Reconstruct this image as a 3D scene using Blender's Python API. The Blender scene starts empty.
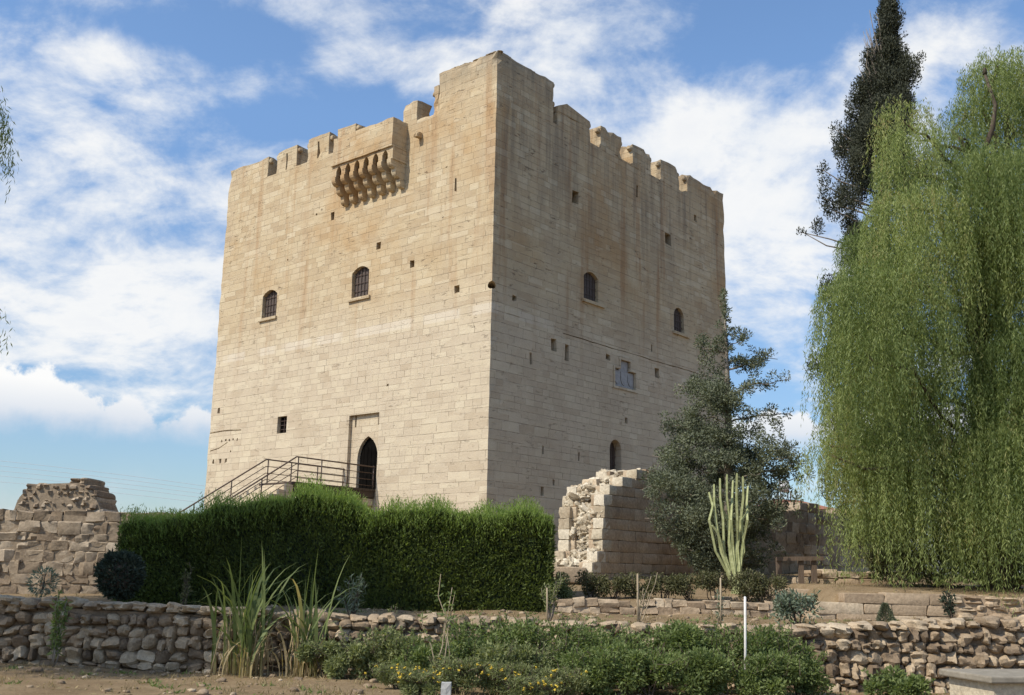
import bpy, bmesh, math, random
import numpy as np
from mathutils import Vector, Matrix
R_ = math.radians
rng = np.random.default_rng(7)
random.seed(7)
SC = bpy.context.scene
COL = SC.collection

# ------------------------------------------------------------------ camera
FPX, PITCH, ROLL, EYE = 1055.3, .2127, .0202, 1.6
cF = np.array([0, math.cos(PITCH), math.sin(PITCH)])
_u = np.array([0, -math.sin(PITCH), math.cos(PITCH)]); _r = np.array([1., 0, 0])
cR = math.cos(ROLL)*_r + math.sin(ROLL)*_u
cU = -math.sin(ROLL)*_r + math.cos(ROLL)*_u
cC = np.array([0, 0, EYE])
cam = bpy.data.cameras.new('camera')
cam.sensor_width = 36; cam.lens = FPX*36/1024; cam.clip_end = 9000; cam.clip_start = .1
camo = bpy.data.objects.new('camera', cam); COL.objects.link(camo)
m = Matrix.Identity(4)
for i in range(3):
    m[i][0], m[i][1], m[i][2], m[i][3] = cR[i], cU[i], -cF[i], cC[i]
camo.matrix_world = m
SC.camera = camo

def ray(px, py):
    return cF*FPX + cR*(px-512) - cU*(py-347.5)
def at(px, py, Y):
    """the point of the place seen at a pixel of the photograph, at distance Y"""
    v = ray(px, py); return cC + v*(Y/v[1])
def az_el(px, py):
    v = ray(px, py); v = v/np.linalg.norm(v)
    return math.atan2(v[0], v[1]), math.asin(v[2])

# ------------------------------------------------------------------ sun, sky, exposure
SUN_EL, SUN_AZ = R_(47), R_(216)          # azimuth counted from +X
sdir = Vector((math.cos(SUN_AZ)*math.cos(SUN_EL), math.sin(SUN_AZ)*math.cos(SUN_EL), math.sin(SUN_EL)))
sun = bpy.data.lights.new('sun', 'SUN'); sun.energy = 3.6; sun.angle = R_(.53); sun.color = (1, .92, .79)
suno = bpy.data.objects.new('sun', sun); COL.objects.link(suno)
suno.rotation_euler = sdir.to_track_quat('Z', 'Y').to_euler()
SC.view_settings.view_transform = 'Standard'; SC.view_settings.look = 'None'
SC.view_settings.exposure = 0.36; SC.view_settings.gamma = 1

class NT:
    """small helper that strings shader nodes together"""
    def __init__(s, tree): s.t = tree; tree.nodes.clear()
    def n(s, typ, props=None, **inp):
        nd = s.t.nodes.new(typ)
        for k, v in (props or {}).items(): setattr(nd, k, v)
        for k, v in inp.items():
            key = int(k[1:]) if k[0] == '_' and k[1:].isdigit() else k.replace('_', ' ')
            s.put(nd.inputs[key], v)
        return nd
    def put(s, sock, v):
        if isinstance(v, bpy.types.NodeSocket): s.t.links.new(v, sock)
        elif isinstance(v, bpy.types.Node): s.t.links.new(v.outputs[0], sock)
        else: sock.default_value = v
    def m(s, op, a, b=0., c=None, clamp=False):
        nd = s.t.nodes.new('ShaderNodeMath'); nd.operation = op; nd.use_clamp = clamp
        s.put(nd.inputs[0], a); s.put(nd.inputs[1], b)
        if c is not None: s.put(nd.inputs[2], c)
        return nd.outputs[0]
    def mix(s, f, a, b, mode='MIX'):
        nd = s.t.nodes.new('ShaderNodeMix'); nd.data_type = 'RGBA'; nd.blend_type = mode
        s.put(nd.inputs[0], f); s.put(nd.inputs[6], a); s.put(nd.inputs[7], b)
        return nd.outputs[2]
    def ramp(s, f, stops):
        nd = s.t.nodes.new('ShaderNodeValToRGB'); s.put(nd.inputs[0], f)
        el = nd.color_ramp.elements
        while len(el) < len(stops): el.new(.5)
        for e, (p, c) in zip(el, stops):
            e.position = p; e.color = (c, c, c, 1) if isinstance(c, (int, float)) else (*c, 1)
        return nd.outputs[0]
    def step(s, x, lo, hi):
        nd = s.t.nodes.new('ShaderNodeMapRange'); nd.interpolation_type = 'SMOOTHSTEP'
        s.put(nd.inputs[0], x); s.put(nd.inputs[1], lo); s.put(nd.inputs[2], hi)
        return nd.outputs[0]
    def noise(s, vec, scale, detail=4, rough=.55, dist=0.):
        return s.n('ShaderNodeTexNoise', Vector=vec, Scale=scale, Detail=float(detail), Roughness=rough, Distortion=dist).outputs[0]
    def comb(s, x, y, z=0.):
        return s.n('ShaderNodeCombineXYZ', X=x, Y=y, Z=z).outputs[0]

world = bpy.data.worlds.new('World'); SC.world = world; world.use_nodes = True
w = NT(world.node_tree)
sky = w.n('ShaderNodeTexSky', dict(sky_type='NISHITA', sun_disc=False, sun_elevation=SUN_EL,
          sun_rotation=math.atan2(sdir.x, sdir.y) % (2*math.pi), air_density=1.0, dust_density=.6, ozone_density=2.2, altitude=30))
tc = w.n('ShaderNodeTexCoord')
sep = w.n('ShaderNodeSeparateXYZ', _0=tc.outputs['Generated'])
dx, dy, dz = sep.outputs
az = w.m('ARCTAN2', dx, dy); el = w.m('ARCSINE', dz)
zz = w.m('ADD', w.m('MAXIMUM', dz, 0.), .42)
pu = w.m('DIVIDE', dx, zz); pv = w.m('DIVIDE', dy, zz)
plane = w.comb(pu, pv, 0.)
warp = w.noise(plane, 1.1, 3)
n1 = w.noise(plane, 4.2, 10, .62, .35)
n2 = w.noise(w.comb(w.m('MULTIPLY', pu, .8), w.m('MULTIPLY', pv, 1.2), 3.7), 9., 8, .62, .4)
n3 = w.noise(tc.outputs['Generated'], 9., 8, .6, .2)
# where the big banks of cloud stand: azimuth, elevation, half-widths, weight
BANKS = [(110, 205, 230, 105, .165), (40, 330, 260, 60, .10), (210, 290, 120, 60, .10), (80, 60, 120, 30, .03), (180, 65, 100, 28, .09), (345, 70, 60, 40, .07),
         (300, 10, 120, 18, .08), (560, 30, 130, 55, .20), (690, 150, 140, 60, .25), (770, 230, 90, 90, .20), (770, 330, 90, 40, .12),
         (470, 60, 90, 40, .12), (960, 60, 120, 50, .15), (290, 115, 55, 16, -.18), (760, 45, 90, 32, -.22), (130, 25, 110, 14, -.12),
         (120, 450, 200, 22, -.22), (60, 372, 60, 8, -.16), (250, 60, 40, 40, -.05), (600, 250, 60, 40, .05), (350, 135, 60, 20, .06), (820, 140, 25, 30, .05), (430, 25, 60, 22, -.16), (180, 340, 40, 14, -.08)]
bias = None
for px, py, sx, sy, wt in BANKS:
    a0, e0 = az_el(px, py)
    ga = w.m('POWER', w.m('DIVIDE', w.m('SUBTRACT', az, a0), sx/FPX), 2.)
    ge = w.m('POWER', w.m('DIVIDE', w.m('SUBTRACT', el, e0), sy/FPX), 2.)
    g = w.m('MULTIPLY', w.m('EXPONENT', w.m('MULTIPLY', w.m('ADD', ga, ge), -1.)), wt)
    bias = g if bias is None else w.m('ADD', bias, g)
n4 = w.noise(plane, 13., 9, .62, .3)
dens = w.m('ADD', w.m('ADD', w.m('MULTIPLY', n1, .68), w.m('ADD', w.m('MULTIPLY', n2, .30), w.m('MULTIPLY', n4, .26))), w.m('SUBTRACT', w.m('MULTIPLY', bias, .8), .12))
cl = w.step(dens, .47, .70)
# the bank of small cumulus low on the left, flat below and billowing above
a0, e0 = az_el(115, 424)
prof = w.noise(w.comb(w.m('MULTIPLY', az, 1.), 0., 5.5), 9., 3, .5)
bill = w.noise(w.comb(az, el, 1.3), 30., 7, .6)
hgt = w.m('ADD', w.m('MULTIPLY', w.m('SUBTRACT', prof, .20), .115), w.m('MULTIPLY', w.m('SUBTRACT', bill, .5), .09))
up = w.m('SUBTRACT', el, e0)
cum = w.m('MULTIPLY', w.step(w.m('SUBTRACT', hgt, up), -.003, .010), w.step(w.m('ADD', up, w.m('MULTIPLY', w.m('SUBTRACT', bill, .5), .03)), -.018, .012))
a1, e1 = az_el(120, 500)
low = w.m('MULTIPLY', w.step(w.m('ADD', w.m('MULTIPLY', n3, .9), w.m('MULTIPLY', w.m('SUBTRACT', e1, el), 3.)), .30, .62), w.step(el, e1+.06, e1-.02))
lit = w.ramp(w.m('ADD', w.m('MULTIPLY', dens, .8), w.m('MULTIPLY', n3, .35)), [(.45, (.70, .79, .92)), (.62, (.86, .90, .95)), (.76, (1., 1., .99)), (.95, (.88, .90, .94))])
skyc = w.mix(1., w.mix(1., sky.outputs[0], (.86, .96, 1.03, 1), 'MULTIPLY'), w.ramp(el, [(0., (.62, .60, .60)), (.16, (.70, .70, .72)), (.42, (1., 1., 1.))]), 'MULTIPLY')
CLB = 5.05
c1 = w.mix(w.m('MULTIPLY', cl, .93), skyc, w.mix(1., lit, (CLB, CLB, CLB, 1), 'MULTIPLY'))
c2 = w.mix(w.m('MULTIPLY', low, .45), c1, (CLB*.72, CLB*.78, CLB*.86, 1))
shade = w.ramp(w.m('DIVIDE', up, .05), [(0., (.70, .75, .83)), (.7, (1., .99, .97))])
c3 = w.mix(w.m('MULTIPLY', cum, .95), c2, w.mix(1., shade, (CLB*1.05,)*3+(1,), 'MULTIPLY'))
bg = w.n('ShaderNodeBackground', Color=c3, Strength=.15)
w.n('ShaderNodeOutputWorld', Surface=bg.outputs[0])

# ------------------------------------------------------------------ scene helpers
BASE = {}
def setp(o, label=None, cat=None, group=None, kind=None):
    for k, v in (('label', label), ('category', cat), ('group', group), ('kind', kind)):
        if v: o[k] = v
    return o
def thing(name, label, cat, loc=(0, 0, 0), rz=0., group=None):
    o = bpy.data.objects.new(name, None); COL.objects.link(o)
    o.empty_display_size = .2
    o.location = loc; o.rotation_euler = (0, 0, rz)
    BASE[o.name] = np.array(loc, float) if rz == 0 else np.zeros(3)
    return setp(o, label, cat, group)
class MB:
    """collects shapes and links them as ONE mesh object"""
    def __init__(s): s.V = []; s.F = []; s.T = []; s.n = 0
    def add(s, V, F, tint=.5):
        V = np.asarray(V, float); s.V.append(V)
        s.F += [[i+s.n for i in f] for f in (F.tolist() if hasattr(F, 'tolist') else F)]
        s.T.append(np.full(len(V), tint) if np.isscalar(tint) else np.asarray(tint)); s.n += len(V)
        return s
    def box(s, lo, hi, tint=.5):
        (x0, y0, z0), (x1, y1, z1) = lo, hi
        V = [(x0,y0,z0),(x1,y0,z0),(x1,y1,z0),(x0,y1,z0),(x0,y0,z1),(x1,y0,z1),(x1,y1,z1),(x0,y1,z1)]
        return s.add(V, [[0,3,2,1],[4,5,6,7],[0,1,5,4],[1,2,6,5],[2,3,7,6],[3,0,4,7]], tint)
    def bar(s, a, b, w_, h_=None, up=(0, 0, 1)):
        h_ = h_ or w_; a = np.array(a, float); b = np.array(b, float); d = b-a; d /= np.linalg.norm(d)
        u = np.array(up, float)
        if abs(d@u) > .95: u = np.array([1., 0, 0])
        sd = np.cross(d, u); sd /= np.linalg.norm(sd); u = np.cross(sd, d)
        q = [sd*i*w_/2+u*j*h_/2 for i, j in ((-1,-1),(1,-1),(1,1),(-1,1))]
        return s.add([a+k for k in q]+[b+k for k in q], [[0,3,2,1],[4,5,6,7],[0,1,5,4],[1,2,6,5],[2,3,7,6],[3,0,4,7]])
    def tube(s, P, r, n=8, tint=.5, star=0.):
        P = np.asarray(P, float); k = len(P); r = np.full(k, r) if np.isscalar(r) else np.asarray(r)
        V = []; ref = np.array([.31, .95, .05])
        for i in range(k):
            d = P[min(i+1, k-1)]-P[max(i-1, 0)]; d = d/(np.linalg.norm(d)+1e-9)
            a = ref - d*(ref@d)
            if np.linalg.norm(a) < .05: a = np.array([1., 0, 0]) - d*d[0]
            a /= np.linalg.norm(a); b = np.cross(d, a)
            for j in range(n):
                t = 2*math.pi*j/n; rr = r[i]*(1-star*(j % 2)); V.append(P[i]+rr*(math.cos(t)*a+math.sin(t)*b))
        F = [[i*n+j, i*n+(j+1) % n, (i+1)*n+(j+1) % n, (i+1)*n+j] for i in range(k-1) for j in range(n)]
        F += [list(range(n))[::-1], [(k-1)*n+j for j in range(n)]]
        return s.add(V, F, tint)
    def prism(s, poly, axis, lo, hi, tint=.5):
        """polygon in the two other axes, pushed along axis 0/1/2 from lo to hi"""
        k = len(poly); V = []
        for e in (lo, hi):
            for a, b in poly:
                v = [a, b]; v.insert(axis, e); V.append(v)
        F = [list(range(k))[::-1], list(range(k, 2*k))]+[[i, (i+1) % k, k+(i+1) % k, k+i] for i in range(k)]
        return s.add(V, F, tint)
    def build(s, name, mat, parent=None, smooth=False, fixn=False):
        V = np.concatenate(s.V); base = BASE.get(parent.name, np.zeros(3)) if parent else np.zeros(3)
        me = bpy.data.meshes.new(name); me.from_pydata((V-base).tolist(), [], s.F)
        at_ = me.attributes.new('tint', 'FLOAT', 'POINT'); at_.data.foreach_set('value', np.concatenate(s.T).astype(np.float32))
        if fixn:
            bm = bmesh.new(); bm.from_mesh(me); bmesh.ops.recalc_face_normals(bm, faces=bm.faces); bm.to_mesh(me); bm.free()
        return link(name, me, mat, parent, smooth, base)
def link(name, me, mat, parent=None, smooth=False, base=None):
    if smooth == 'crag':
        me.polygons.foreach_set('use_smooth', [True]*len(me.polygons)); me.set_sharp_from_angle(angle=R_(28))
    o = bpy.data.objects.new(name, me); COL.objects.link(o)
    if mat: me.materials.append(mat)
    if smooth: me.polygons.foreach_set('use_smooth', [True]*len(me.polygons))
    me.update()
    if parent: o.parent = parent
    BASE[o.name] = np.zeros(3) if base is None else base
    return o
def quads(name, V, F, tint, mat, parent=None, smooth=False):
    """fast mesh from numpy: V (n,3), F (m,4)"""
    base = BASE.get(parent.name, np.zeros(3)) if parent else np.zeros(3)
    me = bpy.data.meshes.new(name); n, k = len(V), len(F)
    me.vertices.add(n); me.vertices.foreach_set('co', (V-base).astype(np.float32).ravel())
    me.loops.add(4*k); me.loops.foreach_set('vertex_index', F.astype(np.int32).ravel())
    me.polygons.add(k); me.polygons.foreach_set('loop_start', np.arange(0, 4*k, 4, dtype=np.int32))
    me.polygons.foreach_set('loop_total', np.full(k, 4, dtype=np.int32))
    at_ = me.attributes.new('tint', 'FLOAT', 'POINT'); at_.data.foreach_set('value', tint.astype(np.float32))
    me.update(calc_edges=True); me.validate()
    return link(name, me, mat, parent, smooth, base)

# stones: a rounded block template, squeezed, bent and turned for every stone
def _cube(n):
    idx = {}; V = []; F = []
    g = np.linspace(-1, 1, n)
    def vid(p):
        k = tuple(np.round(p, 4))
        if k not in idx: idx[k] = len(V); V.append(p)
        return idx[k]
    for ax in range(3):
        for sg in (-1, 1):
            for i in range(n-1):
                for j in range(n-1):
                    q = []
                    for a, b in ((i, j), (i+1, j), (i+1, j+1), (i, j+1)):
                        p = [g[a], g[b]]; p.insert(ax, sg); q.append(vid(tuple(p)))
                    if (sg > 0) == (ax == 1): q = q[::-1]
                    F.append(q)
    return np.array(V), np.array(F)
CT, CTF = _cube(5)
CB = CT.copy()                       # squared block: flat faces, worn arrises
_on = (np.abs(np.abs(CB)-1) < 1e-6).sum(1)
CB = np.sign(CB)*np.where(np.abs(np.abs(CB)-.5) < .01, .84, np.abs(CB))
CB = CB*np.where(_on >= 3, .955, np.where(_on == 2, .975, 1.))[:, None]
def rotm(rx, ry, rz):
    return np.array(Matrix.Rotation(rz, 3, 'Z') @ Matrix.Rotation(ry, 3, 'Y') @ Matrix.Rotation(rx, 3, 'X'))
def stone(mb, c, half, k=4., amp=.08, rot=(0, 0, 0), basis=None, tint=None):
    p = CB+rng.normal(0, amp*.4, CB.shape) if k >= 6 else CT/((np.abs(CT)**k).sum(1)**(1/k))[:, None]+rng.normal(0, amp*.5, CT.shape)
    for _ in range(3):
        wv = rng.normal(0, 2.4, 3); ph = rng.uniform(0, 6.28)
        p = p*(1+amp*np.sin(p@wv+ph))[:, None]
    p = p*np.array(half)
    p = p@rotm(*rot).T
    if basis is not None: p = p@basis
    mb.add(p+np.array(c), CTF, rng.uniform() if tint is None else tint)
def stone_wall(mb, A, B, zb, zt, depth, hr, lr, k=4., amp=.08, jit=.02, turn=.06, gap=.96, coping=None, front=.03):
    """courses of stones from A to B (plan points, front line of the wall); zb, zt give bottom and top along it"""
    A = np.array(A, float); B = np.array(B, float); L = np.linalg.norm(B-A); d = (B-A)/L; nrm = np.array([-d[1], d[0]])
    basis = np.array([[d[0], d[1], 0], [nrm[0], nrm[1], 0], [0, 0, 1.]])
    z = min(zb(0), zb(L/2), zb(L))-.05; ztop = max(zt(t) for t in np.linspace(0, L, 60))
    while z < ztop-.03:
        h = rng.uniform(*hr); s = -rng.uniform(0, lr[1])
        while s < L:
            l = rng.uniform(*lr); sc = min(max(s+l/2, 0), L)
            top = zt(sc)
            if z+h*.55 <= top and z+h > zb(sc)-.1:
                hh = h*rng.uniform(.85, 1.18)
                if z+hh > top+.06: hh = max(.5*h, top-z+.03)
                o = rng.uniform(-front, front)
                c2 = A+d*(s+l/2)+nrm*(depth/2+o)
                stone(mb, (c2[0], c2[1], z+h/2+rng.uniform(-jit, jit)), (l/2*gap, depth/2, hh/2*gap), k, amp,
                      (rng.normal(0, turn*.4), rng.normal(0, turn), rng.normal(0, turn*.4)), basis)
            s += l
        z += h
    return A, d, nrm, L
def core(mb, A, B, zb, zt, depth, inset=.07, n=40, tint=.2):
    """mortar and packing behind the face stones"""
    A = np.array(A, float); B = np.array(B, float); L = np.linalg.norm(B-A); d = (B-A)/L; nrm = np.array([-d[1], d[0]])
    V = []
    for t in np.linspace(.03*L, .97*L, n) if False else np.linspace(.02, L-.02, n):
        p = A+d*t; a = p+nrm*inset; b = p+nrm*(depth-inset)
        V += [(a[0], a[1], zb(t)-.1), (b[0], b[1], zb(t)-.1), (b[0], b[1], zt(t)-.07), (a[0], a[1], zt(t)-.07)]
    F = [[4*i+j, 4*i+(j+1) % 4, 4*i+4+(j+1) % 4, 4*i+4+j] for i in range(n-1) for j in range(4)]+[[3, 2, 1, 0], [4*n-4, 4*n-3, 4*n-2, 4*n-1]]
    mb.add(V, F, tint)

# ------------------------------------------------------------------ materials
def mat(name):
    mt = bpy.data.materials.new(name); mt.use_nodes = True
    return mt, NT(mt.node_tree)
def finish(t, color, rough=.85, bump=None, strength=.4, dist=.02, spec=.25, metal=0.):
    b = t.n('ShaderNodeBsdfPrincipled', Roughness=rough, Metallic=metal)
    t.put(b.inputs['Base Color'], color); b.inputs['Specular IOR Level'].default_value = spec
    if bump is not None:
        bp = t.n('ShaderNodeBump', Strength=strength, Distance=dist, Height=bump)
        t.put(b.inputs['Normal'], bp.outputs[0])
    t.n('ShaderNodeOutputMaterial', Surface=b.outputs[0]); return b
def tower_stone():
    mt, t = mat('ashlar_limestone')
    co = t.n('ShaderNodeTexCoord').outputs['Object']
    s = t.n('ShaderNodeSeparateXYZ', _0=co); x, y, z = s.outputs
    u = t.m('SUBTRACT', x, y)
    chart = t.comb(u, z)
    # courses: heights drift a little, joints shift from row to row
    zj = t.m('ADD', z, t.m('MULTIPLY', t.m('SUBTRACT', t.noise(t.comb(0., z, 2.), .8, 2), .5), .34))
    zj = t.m('ADD', zj, t.m('MULTIPLY', t.m('SUBTRACT', t.noise(t.comb(t.m('MULTIPLY', u, .35), z, 8.), .7, 2), .5), .05))
    row = t.m('FLOOR', t.m('DIVIDE', zj, .235))
    rnd = t.n('ShaderNodeTexWhiteNoise', dict(noise_dimensions='1D'), W=row).outputs[0]
    shift = t.m('ADD', t.m('MULTIPLY', rnd, 3.1), t.m('MULTIPLY', t.noise(t.comb(t.m('MULTIPLY', u, .9), t.m('MULTIPLY', row, 1.7)), 1., 2), .9))
    uj = t.m('ADD', u, shift)
    def br(w_, mort):
        return t.n('ShaderNodeTexBrick', dict(offset=.5, offset_frequency=2, squash=.7, squash_frequency=3), Vector=t.comb(uj, zj), Color1=(0, 0, 0, 1), Color2=(1, 1, 1, 1),
               Mortar=(.5, .5, .5, 1), Scale=1., Mortar_Size=mort, Mortar_Smooth=.35, Bias=0., Brick_Width=w_, Row_Height=.235)
    b1 = br(.56, .008)
    b2 = t.n('ShaderNodeTexBrick', dict(offset=.37, offset_frequency=2, squash=1.4, squash_frequency=2), Vector=t.comb(t.m('ADD', u, t.m('MULTIPLY', shift, .7)), t.m('ADD', zj, .07)), Color1=(0, 0, 0, 1), Color2=(1, 1, 1, 1),
               Mortar=(.5, .5, .5, 1), Scale=1., Mortar_Size=.012, Mortar_Smooth=.3, Bias=0., Brick_Width=.80, Row_Height=.335)
    sel = t.step(t.noise(t.comb(t.m('MULTIPLY', u, .6), z, 4.), .33, 3, .5), .50, .54)
    per = t.mix(sel, b1.outputs['Color'], b2.outputs['Color']); joint = t.mix(sel, b1.outputs['Fac'], b2.outputs['Fac'])
    big = t.noise(chart, .22, 4, .6); mid = t.noise(chart, 1.1, 5, .6); fine = t.noise(co, 14., 6, .65); grain = t.noise(co, 60., 3, .6)
    lay = t.noise(t.comb(t.m('MULTIPLY', u, .7), t.m('MULTIPLY', zj, 4.2), 3.), 1.6, 6, .65)
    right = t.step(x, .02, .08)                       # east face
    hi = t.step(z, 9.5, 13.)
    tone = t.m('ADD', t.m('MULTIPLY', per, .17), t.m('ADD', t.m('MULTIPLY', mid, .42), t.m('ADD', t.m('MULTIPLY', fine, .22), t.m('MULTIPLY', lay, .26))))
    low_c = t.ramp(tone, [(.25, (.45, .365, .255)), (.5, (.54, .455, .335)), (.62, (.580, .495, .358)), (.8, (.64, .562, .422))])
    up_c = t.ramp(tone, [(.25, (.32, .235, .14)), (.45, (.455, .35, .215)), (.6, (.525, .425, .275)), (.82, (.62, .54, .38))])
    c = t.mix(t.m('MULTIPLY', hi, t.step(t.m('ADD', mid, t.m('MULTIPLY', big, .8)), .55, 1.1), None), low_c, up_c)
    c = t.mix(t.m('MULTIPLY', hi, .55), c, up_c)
    # warm ochre patina in broad patches, upper part of the south face
    och = t.m('MULTIPLY', t.step(big, .48, .68), t.step(z, 10.5, 14.5))
    c = t.mix(t.m('MULTIPLY', och, .7), c, (.43, .265, .12, 1))
    # pale repaired course
    pale = t.m('MULTIPLY', t.m('MULTIPLY', t.step(z, 10.22, 10.26), t.step(z, 10.60, 10.56)), t.step(t.noise(t.comb(u, 4.), .5, 3), .42, .50))
    pale = t.m('MULTIPLY', pale, t.step(u, 3.6, 2.6))
    c = t.mix(t.m('MULTIPLY', pale, .6), c, (.64, .57, .46, 1))
    # run-off streaks
    st = t.noise(t.comb(t.m('MULTIPLY', u, 1.5), t.m('MULTIPLY', z, .10), 1.), 1., 5, .6)
    st2 = t.noise(t.comb(t.m('MULTIPLY', u, 2.6), t.m('MULTIPLY', z, .16), 6.), 1., 4, .6)
    rust = t.m('MULTIPLY', t.step(st, .52, .66), t.step(z, 7., 14.))
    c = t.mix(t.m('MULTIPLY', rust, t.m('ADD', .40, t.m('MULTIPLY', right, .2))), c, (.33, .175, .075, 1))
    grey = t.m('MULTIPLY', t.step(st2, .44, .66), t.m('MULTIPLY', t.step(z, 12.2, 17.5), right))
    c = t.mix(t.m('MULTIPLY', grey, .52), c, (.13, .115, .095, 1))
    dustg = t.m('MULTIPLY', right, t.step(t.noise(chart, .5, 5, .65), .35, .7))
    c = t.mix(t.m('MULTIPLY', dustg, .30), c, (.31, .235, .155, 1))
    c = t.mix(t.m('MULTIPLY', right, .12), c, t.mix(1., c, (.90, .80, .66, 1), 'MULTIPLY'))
    # lichen along the tops
    top = t.m('MULTIPLY', t.step(t.m('ADD', z, t.m('MULTIPLY', t.m('SUBTRACT', fine, .5), 1.6)), 18.5, 19.9), t.step(mid, .3, .62))
    c = t.mix(t.m('MULTIPLY', top, .6), c, (.19, .165, .13, 1))
    # open joints and pits
    jw = t.m('MULTIPLY', joint, t.step(t.noise(chart, 1.9, 4, .75), .38, .62))
    c = t.mix(t.m('MULTIPLY', jw, .62), c, (.17, .125, .085, 1))
    pit = t.m('MAXIMUM', t.m('MULTIPLY', t.step(t.noise(t.comb(u, t.m('MULTIPLY', zj, 3.2), 1.), 2.6, 6, .72), .60, .66), t.step(t.noise(chart, .7, 3), .42, .6)), t.step(t.noise(chart, 9., 3, .6), .70, .74))
    c = t.mix(t.m('MULTIPLY', pit, t.m('ADD', .35, t.m('MULTIPLY', hi, .40))), c, (.15, .10, .065, 1))
    pl = t.step(per, .80, .95)
    c = t.mix(t.m('MULTIPLY', pl, .15), c, (.66, .59, .45, 1))
    c = t.mix(t.m('MULTIPLY', t.step(per, .14, .02), .16), c, (.36, .26, .16, 1))
    c = t.mix(.55, c, t.mix(1., c, t.ramp(grain, [(.3, .72), (.7, 1.22)]), 'MULTIPLY'))
    h = t.m('SUBTRACT', t.m('ADD', t.m('MULTIPLY', per, .25), t.m('ADD', t.m('MULTIPLY', fine, .5), t.m('MULTIPLY', mid, .4))), t.m('ADD', t.m('MULTIPLY', joint, .5), t.m('MULTIPLY', pit, .6)))
    finish(t, c, .92, h, .75, .035, .12); return mt
def rubble(name, stops, dirt=(.12, .095, .07), dirt_amt=.5, sc=5.):
    """field stone: one tone per stone from the tint attribute, mottled"""
    mt, t = mat(name)
    co = t.n('ShaderNodeTexCoord').outputs['Object']
    ti = t.n('ShaderNodeAttribute', dict(attribute_name='tint')).outputs['Fac']
    a = t.noise(co, sc, 6, .65); b = t.noise(co, sc*6, 5, .65)
    c = t.ramp(t.m('ADD', t.m('MULTIPLY', ti, .6), t.m('MULTIPLY', a, .5)), stops)
    c = t.mix(t.m('MULTIPLY', t.step(t.noise(co, sc*.6, 5, .7), .5, .72), dirt_amt), c, (*dirt, 1))
    c = t.mix(.7, c, t.mix(1., c, t.ramp(b, [(.3, .62), (.7, 1.3)]), 'MULTIPLY'))
    finish(t, c, .93, t.m('ADD', t.m('MULTIPLY', a, .7), t.m('MULTIPLY', b, .5)), .8, .03, .1); return mt
def leafm(name, dark, light, trans=.35, rough=.55, dry=None):
    mt, t = mat(name)
    ti = t.n('ShaderNodeAttribute', dict(attribute_name='tint')).outputs['Fac']
    co = t.n('ShaderNodeTexCoord').outputs['Object']
    big = t.noise(co, 1.3, 3)
    v = t.m('ADD', t.m('MULTIPLY', ti, .7), t.m('MULTIPLY', t.m('SUBTRACT', big, .35), .8))
    st = [(.1, dark), (.85, light)]
    if dry: st = [(.1, dark), (.78, light), (.97, dry)]
    c = t.ramp(v, st)
    p = t.n('ShaderNodeBsdfPrincipled', Roughness=rough); t.put(p.inputs['Base Color'], c); p.inputs['Specular IOR Level'].default_value = .3
    tr = t.n('ShaderNodeBsdfTranslucent'); t.put(tr.inputs[0], t.mix(1., c, (1.25, 1.3, .7, 1), 'MULTIPLY'))
    mx = t.n('ShaderNodeMixShader', _0=trans); t.put(mx.inputs[1], p.outputs[0]); t.put(mx.inputs[2], tr.outputs[0])
    t.n('ShaderNodeOutputMaterial', Surface=mx.outputs[0]); return mt
def plain(name, c1, c2, sc=8., rough=.7, bump=.3, metal=0., spec=.3, stretch=None):
    mt, t = mat(name)
    co = t.n('ShaderNodeTexCoord').outputs['Object']
    if stretch: co = t.n('ShaderNodeMapping', Vector=co, Scale=stretch).outputs[0]
    a = t.noise(co, sc, 6, .65)
    finish(t, t.ramp(a, [(.3, c1), (.7, c2)]), rough, a, bump, .02, spec, metal); return mt
def soil():
    mt, t = mat('dry_soil')
    co = t.n('ShaderNodeTexCoord').outputs['Object']
    a = t.noise(co, .35, 5, .6); b = t.noise(co, 2.2, 6, .65); f = t.noise(co, 22., 5, .7); g = t.noise(co, 70., 3, .7)
    c = t.ramp(t.m('ADD', t.m('MULTIPLY', b, .6), t.m('MULTIPLY', f, .4)), [(.3, (.15, .105, .060)), (.5, (.24, .172, .100)), (.72, (.33, .25, .150))])
    c = t.mix(t.m('MULTIPLY', t.step(a, .5, .7), .5), c, (.30, .235, .15, 1))
    c = t.mix(t.m('MULTIPLY', t.step(t.noise(co, 4.5, 6, .7), .58, .68), .45), c, (.10, .10, .045, 1))
    c = t.mix(t.step(g, .63, .70), c, (.40, .33, .24, 1))
    finish(t, c, .97, t.m('ADD', f, t.m('MULTIPLY', b, .8)), .9, .03, .05); return mt
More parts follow.
